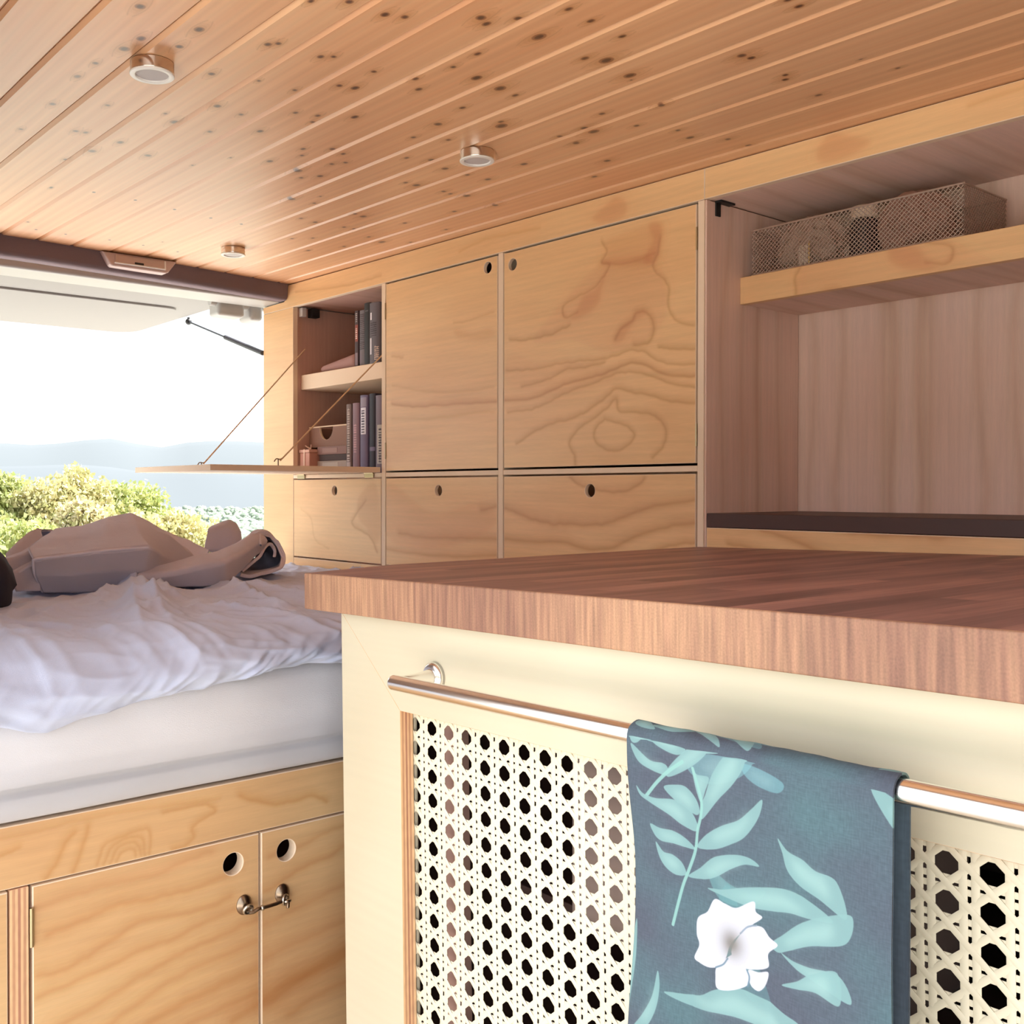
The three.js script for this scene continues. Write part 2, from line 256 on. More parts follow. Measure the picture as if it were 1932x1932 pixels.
const M = {
  pine: new THREE.MeshPhysicalMaterial({ map: pineTexture, roughness: 0.42, clearcoat: 0.6, clearcoatRoughness: 0.42 }),
  cabinet: mat({ map: cabinetTexture, roughness: 0.4 }),
  bed: mat({ map: bedTexture, roughness: 0.5 }),
  inner: mat({ map: innerTexture, roughness: 0.6 }),
  litInner: mat({ map: litInnerTexture, color: 0xffffff, roughness: 0.6 }),  // brightened copy of the inner ply, light put into its colour
  birch: mat({ map: birchTexture, roughness: 0.5 }),
  edge: mat({ map: edgeTexture, roughness: 0.7 }),
  paleEdge: mat({ color: rgb(238, 212, 186), roughness: 0.65 }),
  top: mat({ map: walnutTop, roughness: 0.42 }),
  topEdge: mat({ map: walnutEdge, roughness: 0.6 }),
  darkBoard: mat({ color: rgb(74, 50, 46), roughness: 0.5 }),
  chrome: mat({ color: rgb(246, 244, 240), metalness: 1, roughness: 0.2 }),
  nickel: mat({ color: rgb(150, 130, 112), metalness: 1, roughness: 0.3 }),
  steel: mat({ color: rgb(205, 196, 184), metalness: 1, roughness: 0.28 }),
  brass: mat({ color: rgb(172, 152, 120), metalness: 1, roughness: 0.3 }),
  carpet: mat({ color: rgb(138, 118, 124), roughness: 0.95, bumpMap: weave, bumpScale: 0.002 }),
  paint: mat({ color: rgb(178, 174, 170), roughness: 0.4 }),
  trim: mat({ color: rgb(136, 131, 128), roughness: 0.6 }),
  greyPlastic: mat({ color: rgb(196, 172, 166), roughness: 0.5 }),
  black: mat({ color: rgb(26, 24, 26), roughness: 0.5 }),
  diffuser: mat({ color: rgb(205, 198, 196), roughness: 0.6 }),
  lining: mat({ color: rgb(216, 196, 172), roughness: 0.7 }),
  shadowBoard: mat({ color: rgb(84, 62, 56), roughness: 0.8 }),  // dark tone paints the shade inside the closed units
  sideWood: mat({ color: rgb(186, 158, 138), roughness: 0.7 }),
  white: mat({ color: rgb(232, 228, 224), roughness: 0.75 }),
  mattress: mat({ color: rgb(220, 216, 222), roughness: 0.9, bumpMap: weave, bumpScale: 0.0006 }),
  linen: new THREE.MeshPhysicalMaterial({ map: linenTexture, roughness: 0.9, bumpMap: weave, bumpScale: 0.0005, side: THREE.DoubleSide, sheen: 0.4, sheenRoughness: 0.5, sheenColor: new THREE.Color(1, 1, 1) }),
  wool: new THREE.MeshPhysicalMaterial({ map: woolTexture, roughness: 0.95, bumpMap: weave, bumpScale: 0.0008, side: THREE.DoubleSide, sheen: 0.7, sheenRoughness: 0.4, sheenColor: new THREE.Color(1, 0.96, 0.98) }),
  woolEdge: new THREE.MeshPhysicalMaterial({ color: rgb(222, 212, 224), roughness: 0.95, sheen: 0.9, sheenRoughness: 0.4, sheenColor: new THREE.Color(1, 1, 1) }),  // for the added fold tubes; stronger sheen brightens their rims
  cane: mat({ color: rgb(226, 214, 190), roughness: 0.55 }),
  cable: mat({ color: rgb(216, 184, 150), roughness: 0.5 }),
};

// ------------------------------------------------------------------ van shell
const ceilY = (z) => 0.623 - 0.0139 * z;
{
  const f = structure('floor', 'light timber floor of the camper van');
  part('floor_board', box(0.14, 2.1, -1.1, -1.05, -3.0, 1.25), M.lining, f);
  const wr = structure('wall_right', 'lined side wall of the van behind the cupboards');
  part('side_lining', box(2.045, 2.1, -1.05, 0.74, -3.0, 1.25), M.inner, wr);
  const wl = structure('wall_left', 'lined side wall of the van with the sliding door opening');
  part('rear_lining', box(0.14, 0.2, -1.05, 0.74, -3.0, -1.27), M.sideWood, wl);
  part('front_lining', box(0.14, 0.2, -1.05, 0.74, 0.42, 1.25), M.lining, wl);
  part('door_header', box(0.14, 0.2, 0.5, 0.74, -1.27, 0.42), M.sideWood, wl);
  const wf = structure('wall_front', 'partition behind the driver cab');
  part('partition_lining', box(0.14, 2.1, -1.05, 0.74, 1.25, 1.31), M.lining, wf);

  const c = structure('ceiling', 'knotty pine tongue and groove boards on the van ceiling');
  c.rotation.x = Math.atan(0.0139); c.position.set(0, 0.623, 0);
  part('roof_panel', box(0.14, 2.1, 0.018, 0.06, -3.02, 1.3), M.lining, c);
  const V = 0.0056, G = 0.0007;
  for (let i = 0; i < GROOVES.length - 1; i++) {
    const x0 = GROOVES[i] + G, x1 = GROOVES[i + 1] - G, zs = -2.9, ze = 1.24;
    const s = new THREE.Shape([[x0, V], [x0 + V, 0], [x1 - V, 0], [x1, V], [x1, 0.017], [x0, 0.017]].map((p) => new THREE.Vector2(...p)));
    const g = new THREE.ExtrudeGeometry(s, { depth: ze - zs, bevelEnabled: false }); g.translate(0, 0, zs);
    part('ceiling_board', uvBy(g, (x, y, z) => [z, x]), M.pine, c);
  }
  // carpeted header over the tailgate opening, its painted frame behind it
  const zx = (x) => { const k = [[0.14, -2.72], [0.9, -2.745], [1.3, -2.785], [1.72, -2.84]]; for (let i = 0; i < 3; i++) if (x <= k[i + 1][0]) return lerp(k[i][1], k[i + 1][1], (x - k[i][0]) / (k[i + 1][0] - k[i][0])); return -2.84; };
  const P = [], I = [], U = [], n = 24, prof = [[0.004, 0.002], [0, -0.02], [-0.001, -0.038], [-0.006, -0.047], [-0.014, -0.05], [-0.05, -0.05], [-0.05, 0.002]];
  for (let i = 0; i <= n; i++) { const x = lerp(0.2, 1.699, i / n), z = zx(x); prof.forEach(([dz, dy], j) => { P.push(x, ceilY(z) + dy, z + dz); U.push(x, j * 0.02); }); }
  for (let i = 0; i < n; i++) for (let j = 0; j < prof.length - 1; j++) { const a = i * prof.length + j, b = a + prof.length; I.push(a, a + 1, b, b, a + 1, b + 1); }
  const hg = new THREE.BufferGeometry(); hg.setAttribute('position', new THREE.Float32BufferAttribute(P, 3)); hg.setAttribute('uv', new THREE.Float32BufferAttribute(U, 2)); hg.setIndex(I); hg.computeVertexNormals();
  const t1 = structure('trim_1', 'dark grey carpeted header across the tailgate opening');
  const hm = M.carpet.clone(); hm.side = THREE.DoubleSide; part('header_cover', hg, hm, t1);
  const t2 = structure('trim_2', 'white painted frame of the tailgate opening');
  part('frame_top', box(0.14, 2.1, 0.612, 0.72, -3.02, -2.892, 0.01), M.paint, t2);
  part('frame_right', box(1.725, 2.1, -0.6, 0.612, -3.02, -3.001, 0.004), M.paint, t2);
  part('frame_left', box(0.14, 0.2, -1.05, 0.612, -3.02, -3.001, 0.004), M.paint, t2);
}

// ------------------------------------------------------------------ wall cupboard with two doors, three drop fronts and an open bay
const XF = 1.7, topY = (z) => 0.5705 - 0.0055 * z;
{
  const t = thing('wall_cupboard', 'plywood wall cupboard with two tall doors and round finger holes, along the van side', 'cupboard', [1.86, -0.42, -2.1]);
  const D = 0.017, face = [M.cabinet, M.paleEdge];
  part('fascia', sheet([[-2.996, topY(-2.996)], [-1.2415, topY(-1.2415)], [-1.2415, ceilY(-1.2415) - 0.002], [-2.84, ceilY(-2.84) - 0.003], [-2.86, 0.61], [-2.996, 0.609]], [], D, 'X', XF), face, t);
  part('end_stile', sheet(rect(-2.996, -2.806, -0.42, topY(-2.9) - 0.0005), [], D, 'X', XF), face, t);
  part('lower_rail', sheet(rect(-2.805, -1.2415, -0.42, -0.2145), [], D, 'X', XF + 0.0005), face, t);
  for (const [z0, z1] of [[-2.327, -2.309], [-1.8424, -1.8253], [-1.2568, -1.2417]]) part('divider', box(XF, 2.03, -0.2135, topY(z1) - 0.0005, z0, z1), M.paleEdge, t);
  part('side_panel', box(XF + D, 2.03, 0.038, 0.586, -2.824, -2.8065), M.inner, t);
  part('back_panel', box(2.031, 2.043, -0.42, 0.6, -2.326, -1.2417), M.shadowBoard, t); part('bay_back_panel', box(2.031, 2.043, -0.42, 0.6, -2.99, -2.3265), M.inner, t);  // back of the closed part coloured dark as interior shade
  part('top_panel', box(XF + D + 0.0005, 2.03, 0.589, 0.603, -2.806, -1.258), M.inner, t);
  for (const [z0, z1] of [[-2.806, -2.3275], [-2.3085, -1.8428], [-1.8249, -1.257]]) part('fixed_shelf', box(XF + 0.0005, 2.03, 0.0375, 0.0495, z0, z1), M.paleEdge, t);
  const sh = part('bay_shelf', box(1.7295, 2.03, 0.322, 0.3695, -2.806, -2.3275, 0.002), M.paleEdge, t);
  for (const [z0, z1, hz, hy] of [[-2.3055, -1.846, -1.8813, 0.552], [-1.8216, -1.2608, -1.792, 0.5442]]) {
    const d = part('door', sheet([[z0, 0.0545], [z1, 0.0545], [z1, topY(z1) - 0.0052], [z0, topY(z0) - 0.0052]], [[hz, hy, 0.0142]], 0.0105, 'X', XF), face, t), zh = hz < -1.85 ? z0 - 0.0019 : z1 + 0.0019;
    for (const y of [0.088, 0.48]) part('hinge', rod([XF - 0.0008, y, zh], [XF - 0.0008, y + 0.046, zh], 0.0018, 12), M.brass, d);
  }
  for (const [z0, z1, hz] of [[-2.8025, -2.3305, -2.5681], [-2.3055, -1.846, -2.0738], [-1.8216, -1.2608, -1.5425]])
    part('drop_front', sheet(rect(z0, z1, -0.2095, 0.0332), [[hz, -0.001, 0.0145]], 0.0105, 'X', XF), face, t);
  // the open bay's own front is folded down on two cables
  const fl = part('folded_front', box(1.17, XF - 0.002, 0.0505, 0.0655, -2.803, -2.33, 0.001), M.paleEdge, t, 'bay front folded down level, hanging on two thin cables');
  for (const z of [-2.755, -2.385]) { part('hinge', merge([box(XF - 0.0035, XF - 0.0005, 0.036, 0.0495, z - 0.022, z + 0.022, 0.0006), rod([XF - 0.004, 0.0497, z - 0.022], [XF - 0.004, 0.0497, z + 0.022], 0.0022)]), M.brass, fl); }
  for (const [z, y1] of [[-2.34, 0.3655], [-2.79, 0.412]]) {
    const a = [1.3715, 0.0705, z], b = [1.735, y1 + 0.04, z];
    const k = part('stay_cable', rod([a[0] + 0.006, a[1] + 0.008, z], b, 0.0022, 8), M.cable, t);
    part('cable_hook', merge([rod([a[0], 0.0655, z], [a[0], 0.082, z], 0.0018), tube([[a[0] - 0.012, 0.076, z], [a[0] - 0.006, 0.083, z], [a[0] + 0.006, 0.082, z], [a[0] + 0.012, 0.085, z]], 0.0016, 10, 6)]), M.nickel, k);
  }
  part('corner_block', box(1.722, 1.738, 0.556, 0.584, -2.8063, -2.786), M.diffuser, t, 'pale corner block at the top of the open bay');
  part('door_catch', box(1.755, 1.785, 0.556, 0.584, -2.8063, -2.78), M.black, t, 'black door catch at the top of the open bay');
}
// open cupboard bay at the right
{
  const t = thing('open_wall_unit', 'open plywood wall unit with one shelf, right of the tall cupboard doors', 'shelf', [1.86, -0.116, -0.8]);
  part('fascia', sheet([[-1.2408, topY(-1.2408)], [-0.3, topY(-0.3)], [-0.3, ceilY(-0.3) - 0.002], [-1.2408, ceilY(-1.2408) - 0.002]], [], 0.017, 'X', XF), [M.cabinet, M.paleEdge], t);
  part('side_panel', box(XF + 0.0015, 2.03, -0.114, 0.576, -1.2413, -1.237), M.litInner, t);
  part('end_panel', box(XF, 2.03, -0.114, 0.573, -0.318, -0.3), M.litInner, t);
  part('back_panel', box(2.031, 2.043, -0.114, 0.6, -1.2413, -0.3), M.litInner, t);
  part('top_panel', box(XF + 0.018, 2.03, 0.578, 0.592, -1.2405, -0.3), M.litInner, t);
  part('shelf_board', box(1.8315, 2.03, 0.3815, 0.4345, -1.2365, -0.319, 0.0015), M.litInner, t); part('shelf_lip', box(1.8128, 1.831, 0.3805, 0.4354, -1.2365, -0.319, 0.0015), M.cabinet, t);
  part('base_board', box(XF + 0.003, 2.03, -0.0735, -0.0455, -1.2365, -0.319, 0.0015), M.darkBoard, t, 'dark brown base board of the open unit');
  part('lower_rail', sheet(rect(-1.2345, -0.3, -0.114, -0.0742), [], 0.017, 'X', XF), [M.cabinet, M.paleEdge], t);
  part('angle_bracket', merge([box(1.728, 1.744, 0.548, 0.577, -1.237, -1.234, 0.0008), box(1.728, 1.775, 0.5735, 0.5775, -1.237, -1.222, 0.0008)]), M.black, t, 'small black angle bracket');
}

// ------------------------------------------------------------------ worktop and cane-fronted base unit (they run about a degree out of level)
const KT = -0.0863, KS = 0.0209;
const kth = (name, label, cat, x, yl, z) => { const o = thing(name, label, cat, [x, yl, z]); o.position.set(x, KT + yl + KS * z, z); o.rotation.x = -Math.atan(KS); return o; };   // children in the tilted system: y from the worktop's top
const KX = 0.7213, KP = 0.7359;
{
  const t = kth('worktop', 'dark oiled hardwood worktop with end grain front edge, on the cane-fronted unit', 'worktop', 1.2, -0.048, -0.6);
  const s = new THREE.Shape([[KX, 1.1616], [KX, -0.25], [1.69, -0.25], [1.69, 1.246], [1.61, 1.246], [0.923, 1.228]].map((p) => new THREE.Vector2(...p)));
  const g = new THREE.ExtrudeGeometry(s, { depth: 0.044, bevelEnabled: true, bevelThickness: 0.002, bevelSize: 0.002, bevelOffset: -0.002, bevelSegments: 3 });
  g.rotateX(-Math.PI / 2).translate(0, -0.046, 0);
  uvBy(g, (x, y, z, nx, ny) => Math.abs(ny) > 0.8 ? [x, z] : [Math.abs(nx) > 0.6 ? z : x, y]);
  part('slab', g, [M.top, M.topEdge], t);
}
const kitchen = kth('base_unit', 'pale birch base unit with a woven cane panel, under the dark worktop', 'cabinet', 1.2, -0.98, -0.55);
{
  const t = kitchen, zL = -1.0765, oL = -0.953, oR = -0.12, zR = 0.0, top = -0.0482, oT = -0.158, bot = -0.95, oB = -0.86, face = [M.birch, M.edge];
  part('frame_stile', sheet([[zL, bot], [oL, oB], [oL, oT], [zL, top]], [], 0.0195, 'X', KP, 0.0004), face, t);
  part('frame_stile', sheet([[zR, bot], [zR, top], [oR, oT], [oR, oB]], [], 0.0195, 'X', KP, 0.0004), face, t);
  part('frame_rail', sheet([[zL + 0.0002, top], [oL + 0.0002, oT], [oR, oT], [zR, top]], [], 0.0195, 'X', KP, 0.0004), face, t);
  part('frame_rail', sheet([[zL, bot], [zR, bot], [oR, oB], [oL, oB]], [], 0.0195, 'X', KP, 0.0004), face, t);
  part('side_panel', box(KP + 0.0235, 1.66, bot, top, zL, zL + 0.018), M.darkBoard, t);  // side, back and shelf boards coloured dark for the shade behind the cane
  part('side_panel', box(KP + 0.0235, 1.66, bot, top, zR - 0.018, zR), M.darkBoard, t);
  part('back_panel', box(1.3, 1.315, bot, top, zL + 0.018, zR - 0.018), M.shadowBoard, t);  // interior shade put into its colour
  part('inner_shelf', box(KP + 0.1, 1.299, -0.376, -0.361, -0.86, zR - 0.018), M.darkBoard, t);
  part('inner_batten', box(KP + 0.042, KP + 0.062, bot, top, -0.928, -0.899), mat({ color: rgb(206, 164, 150), roughness: 0.8 }), t);
  // woven cane: pairs of upright and level strands, single diagonals, about 31 x 28 mm a cell
  const cx = 0.03125, cy = 0.0285, z0 = -0.919 - 3 * cx, y0 = -0.177 + 2 * cy, zA = oL - 0.01, zB = oR + 0.01, yA = oB - 0.01, yB = oT + 0.01, X = KP + 0.0215, list = [];
  const strand = (a, b, w, x) => {      // a flat strand with a slightly raised middle, clipped to the opening
    let [za, ya] = a, [zb, yb] = b; let t0 = 0, t1 = 1; const dz = zb - za, dy = yb - ya;
    for (const [p, q] of [[-dz, za - zA], [dz, zB - za], [-dy, ya - yA], [dy, yB - ya]]) { if (p === 0) { if (q < 0) return; continue; } const r = q / p; if (p < 0) t0 = Math.max(t0, r); else t1 = Math.min(t1, r); }
    if (t0 >= t1) return;
    [za, ya, zb, yb] = [za + dz * t0, ya + dy * t0, za + dz * t1, ya + dy * t1];
    const L = Math.hypot(zb - za, yb - ya), g = new THREE.CylinderGeometry(w / 2, w / 2, L, 6, 1, true); g.scale(1, 1, 0.22);
    g.rotateZ(-Math.atan2(zb - za, yb - ya)).rotateY(-Math.PI / 2);
    list.push(g.translate(x, (ya + yb) / 2, (za + zb) / 2));
  };
  for (let i = -1; i < 32; i++) for (const s of [-1, 1]) strand([z0 + (i + 0.5) * cx + s * 0.0043, yA], [z0 + (i + 0.5) * cx + s * 0.0043, yB], 0.0068, X);
  for (let j = -1; j < 30; j++) for (const s of [-1, 1]) strand([zA, y0 - (j + 0.5) * cy + s * 0.0036], [zB, y0 - (j + 0.5) * cy + s * 0.0036], 0.0056, X + 0.0006);
  for (let k = -34; k < 66; k++) {
    strand([z0 + (k + 0.5) * cx, y0], [z0 + (k + 0.5 + 36) * cx, y0 - 36 * cy], 0.006, X - 0.0006);
    strand([z0 + (k + 0.5) * cx, y0], [z0 + (k + 0.5 - 36) * cx, y0 - 36 * cy], 0.006, X - 0.0002);
  }
  const cane = part('cane_webbing', merge(list), M.cane, t, 'open octagonal cane weave'); cane.userData.kind = 'stuff';
  part('cane_beading', box(X + 0.0015, X + 0.006, yA, yB, zA, zA + 0.008), M.birch, t); part('cane_beading', box(X + 0.0015, X + 0.006, yA, yB, zB - 0.008, zB), M.birch, t);
}
{ // kept behind the cane
  const z = -0.6, y = KT - 0.361 + KS * z + 0.0022;
  const b = thing('storage_box', 'taupe storage box glimpsed behind the upper right of the cane panel', 'box', [0.88, y, -0.58]);
  const m = mat({ color: rgb(172, 150, 142), roughness: 0.8 });
  part('body', box(0.79, 0.98, y, y + 0.2, -0.745, -0.42, 0.008), m, b); part('lid', box(0.787, 0.983, y + 0.2, y + 0.22, -0.748, -0.417, 0.006), m, b);
}
// towel bar
{
  const bx = 0.677, yl = -0.1085, zp = -0.9025, t = kth('towel_bar', 'shiny chrome towel bar on the pale base unit', 'rail', KP, yl - 0.02, -0.5);
  const cap = (z, s) => new THREE.SphereGeometry(0.0088, 20, 12).scale(1, 1, 0.7).translate(bx, yl, z);
  part('bar', merge([rod([bx, yl, zp], [bx, yl, -0.1], 0.0088, 28), cap(zp), cap(-0.1)]), M.chrome, t);
  for (const z of [zp, -0.1]) {
    const g = lathe([[0.0062, -0.0035], [0.0062, 0.02], [0.007, 0.036], [0.0095, 0.05], [0.0135, 0.0588], [0, 0.0588]], 28).rotateZ(-Math.PI / 2).translate(bx, yl, z);
    const p = part('post', g, M.chrome, t);
    part('rosette', lathe([[0, -0.0085], [0.013, -0.0085], [0.0165, -0.0055], [0.0175, 0], [0, 0]], 36).rotateZ(-Math.PI / 2).translate(KP, yl, z), M.chrome, p);
  }
}
// tea towel over the bar
{
  const towelTexture = paint(1024, 1024, -0.6, -0.6, 0.42, 0.42, (z, y) => {
    const n = fbm(z * 11, y * 11, 31), w = N(z * 900, y * 160, 32) + N(z * 160, y * 900, 33), c = mix([74, 80, 94], [76, 99, 108], clamp(0.4 + 0.8 * n, 0, 1)), k = 1 + 0.07 * w;
    return [c[0] * k, c[1] * k, c[2] * k];
  }, (ctx, X, Y, S) => {
    const leaf = (l, col = '#76979a', a = 0.92) => { ctx.globalAlpha = a; ctx.fillStyle = col; curve(ctx, l, X, Y, true); ctx.fill(); ctx.globalAlpha = a * 0.5; ctx.filter = 'blur(7px)'; ctx.fillStyle = '#96b4b2'; const c = l.reduce((s, p) => [s[0] + p[0] / l.length, s[1] + p[1] / l.length], [0, 0]); curve(ctx, l.map((p) => [lerp(c[0], p[0], 0.6), lerp(c[1], p[1], 0.6)]), X, Y, true); ctx.fill(); ctx.filter = 'none'; ctx.globalAlpha = 1; };
    const line = (l, w, col, a = 0.9) => { ctx.globalAlpha = a; ctx.strokeStyle = col; ctx.lineWidth = w * S; ctx.lineCap = 'round'; curve(ctx, l, X, Y); ctx.stroke(); ctx.globalAlpha = 1; };
    leaf([[-450, -206], [-434, -207], [-416, -213], [-420, -221], [-436, -220], [-448, -214]], '#6fa3ad', 0.5);
    leaf([[-500, -218], [-470, -200], [-440, -196], [-450, -215], [-480, -228]], '#6f9ea6', 0.5);
    leaf([[-480, -292], [-455, -300], [-430, -296], [-445, -312], [-470, -312]], '#5f8f92', 0.5);
    leaf([[-460, -300], [-440, -340], [-425, -380], [-445, -375], [-470, -330]], '#5c8c90', 0.4);
    leaf([[-557, -211], [-550, -224], [-536, -229], [-521, -230], [-519, -224], [-524, -221], [-538, -221]]);
    leaf([[-540, -197], [-534, -206], [-519, -211], [-508, -211], [-502, -205], [-511, -196], [-524, -193]]);
    leaf([[-559, -198], [-550, -192], [-536, -191], [-541, -199], [-550, -209], [-557, -209]]);
    leaf([[-519, -224], [-503, -207], [-486, -195], [-472, -186], [-477, -198], [-489, -212], [-505, -224], [-519, -231]]);
    line([[-541, -252], [-530, -238], [-518, -226], [-505, -216]], 0.003, '#7fa8a4');
    for (const l of [
      [[-487, -246], [-483, -237], [-477, -220], [-465, -202], [-450, -189], [-446, -193], [-449, -208], [-458, -223], [-471, -238], [-486, -257]],
      [[-523, -240], [-513, -236], [-502, -235], [-492, -242], [-488, -251], [-492, -255], [-503, -251], [-514, -247]],
      [[-496, -218], [-491, -223], [-480, -223], [-483, -234], [-487, -244], [-492, -234]],
      [[-551, -245], [-544, -250], [-531, -251], [-513, -248], [-498, -252], [-490, -262], [-492, -268], [-505, -266], [-518, -261], [-536, -256], [-547, -252]],
      [[-536, -273], [-526, -274], [-513, -273], [-501, -276], [-492, -282], [-501, -283], [-513, -283], [-524, -284], [-531, -281]],
      [[-530, -286], [-522, -292], [-513, -292], [-504, -296], [-500, -304], [-509, -307], [-519, -304], [-526, -297]],
      [[-490, -280], [-483, -269], [-469, -258], [-453, -249], [-442, -238], [-433, -229], [-436, -243], [-447, -260], [-459, -269], [-474, -277]],
      [[-498, -305], [-487, -295], [-474, -283], [-456, -276], [-443, -275], [-435, -279], [-447, -281], [-459, -288], [-471, -297], [-483, -303]],
      [[-420, -254], [-412, -261], [-400, -264], [-390, -269], [-374, -272], [-366, -295], [-387, -288], [-402, -283], [-412, -275], [-416, -264]],
      [[-480, -309], [-465, -305], [-447, -298], [-430, -293], [-412, -289], [-396, -291], [-376, -300], [-393, -304], [-409, -305], [-425, -309], [-441, -311], [-462, -310]],
      [[-425, -333], [-414, -322], [-400, -309], [-381, -298], [-362, -292], [-366, -312], [-393, -323], [-409, -332], [-419, -337]],
      [[-416, -336], [-406, -338], [-393, -338], [-370, -336], [-362, -352], [-391, -346], [-403, -343]],
      [[-415, -359], [-402, -351], [-391, -342], [-372, -334], [-370, -356], [-388, -354], [-402, -357]],
      [[-519, -404], [-499, -399], [-485, -394], [-470, -383], [-450, -374], [-433, -375], [-413, -379], [-398, -383], [-380, -400], [-440, -396], [-461, -398], [-482, -404], [-499, -407]],
      [[-549, -355], [-548, -371], [-549, -392], [-554, -422], [-560, -449], [-568, -452], [-565, -426], [-559, -395], [-553, -372]],
      [[-525, -389], [-523, -402], [-527, -422], [-537, -440], [-551, -446], [-540, -430], [-530, -411]],
      [[-350, -200], [-330, -230], [-300, -250], [-290, -240], [-315, -215]], [[-300, -330], [-330, -350], [-345, -390], [-320, -380], [-300, -350]],
    ]) leaf(l);
    line([[-511, -347], [-503, -315], [-498, -301], [-492, -283], [-490, -267], [-487, -254], [-487, -241], [-495, -219]], 0.0026, '#7fa8a4');
    const petal = (l) => { ctx.fillStyle = '#bab9c4'; curve(ctx, l, X, Y, true); ctx.fill(); };
    petal([[-473, -315], [-463, -315], [-453, -315], [-439, -306], [-437, -313], [-432, -316], [-439, -323], [-447, -331], [-457, -344], [-461, -356], [-470, -366], [-482, -370], [-492, -368], [-488, -356], [-490, -348], [-489, -335], [-480, -327]]);
    petal([[-448, -332], [-440, -325], [-432, -323], [-426, -329], [-419, -332], [-427, -341], [-427, -351], [-437, -356], [-447, -357], [-456, -349]]);
    petal([[-459, -354], [-469, -365], [-470, -373], [-468, -381], [-456, -378], [-443, -370], [-441, -363], [-444, -357], [-450, -348]]);
    petal([[-442, -358], [-434, -357], [-427, -355], [-429, -365], [-434, -371], [-440, -368]]);
    line([[-459, -355], [-463, -361], [-470, -366]], 0.0012, '#5d7486'); line([[-449, -333], [-443, -326], [-436, -323]], 0.0012, '#7a8796'); line([[-443, -358], [-441, -363], [-442, -370]], 0.0012, '#5d7486');
    ctx.fillStyle = '#6f6a68'; for (const [r, b, a] of [[0.011, 14, 0.4], [0.007, 8, 0.6], [0.0035, 4, 0.8]]) { ctx.globalAlpha = a; ctx.filter = `blur(${b}px)`; ctx.beginPath(); ctx.ellipse(X(-0.456), Y(-0.343), r * S, r * S * 1.15, 0, 0, 7); ctx.fill(); } ctx.filter = 'none'; ctx.globalAlpha = 1;
  });
  // draped sheet: down at the front, over the bar, down behind; a real thickness of cloth
  const bx = 0.677, R = 0.0105, P = [], U = [], I = [], nu = 48, path = [];
  for (let j = 0; j <= 44; j++) path.push([-R, -0.52 * (1 - j / 44), 0]);
  for (let j = 1; j < 12; j++) { const a = Math.PI * (1 - j / 12); path.push([R * Math.cos(a), R * Math.sin(a), 1]); }
  for (let j = 0; j <= 30; j++) path.push([R, -0.4 * j / 30, 2]);
  const pt = (i, j, off) => {
    const u = i / nu, [px, py, kind] = path[j], down = clamp(-py / 0.5, 0, 1);
    const edge = -0.5615 + 0.0105 * Math.sin(down * 5.2 + 0.2) * smooth(down, 0, 0.2) - 0.012 * smooth(down, 0.5, 1), z = lerp(edge, -0.335, u);
    const yb = KT - 0.1085 + KS * z;
    const wave = smooth(down, 0.02, 0.5) * (0.006 * Math.sin(u * 9 + 0.5) + 0.004 * N(u * 4, down * 3, 5) * 2);
    const lip = kind === 1 ? 0.0012 * N(u * 12, j * 0.3, 2) : 0;
    const n = kind === 0 ? -1 : kind === 2 ? 1 : px / R;
    const ny = kind === 1 ? py / R : 0;
    return [bx + px + (kind === 2 ? Math.abs(wave) * 0.2 : -Math.abs(wave)) + n * off, yb + py + lip + ny * off, z];
  };
  const rows = path.length, layer = (off) => { const s = P.length / 3; for (let j = 0; j < rows; j++) for (let i = 0; i <= nu; i++) { const q = pt(i, j, off); P.push(...q); U.push(q[2], j < 45 ? q[1] : -0.18 + 0.2 * (j - 45) / 40); } return s; };
  const a = layer(0), b = layer(0.0018), W = nu + 1;
  for (let j = 0; j < rows - 1; j++) for (let i = 0; i < nu; i++) { const k = j * W + i; for (const [s, f] of [[a, 1], [b, 0]]) { const q = [s + k, s + k + 1, s + k + W, s + k + W + 1]; f ? I.push(q[0], q[2], q[1], q[1], q[2], q[3]) : I.push(q[0], q[1], q[2], q[1], q[3], q[2]); } }
  for (let j = 0; j < rows - 1; j++) for (const i of [0, nu]) { const k = j * W + i; I.push(a + k, b + k, a + k + W, a + k + W, b + k, b + k + W); }
  for (let i = 0; i < nu; i++) for (const j of [0, rows - 1]) { const k = j * W + i; I.push(a + k, a + k + 1, b + k, b + k, a + k + 1, b + k + 1); }
  const g = new THREE.BufferGeometry(); g.setAttribute('position', new THREE.Float32BufferAttribute(P, 3)); g.setAttribute('uv', new THREE.Float32BufferAttribute(U, 2)); g.setIndex(I); g.computeVertexNormals();
  solo('tea_towel', g, mat({ map: towelTexture, roughness: 0.95, side: THREE.DoubleSide }), 'slate blue tea towel printed with pale leaves and a white flower, over the chrome bar', 'towel');
}

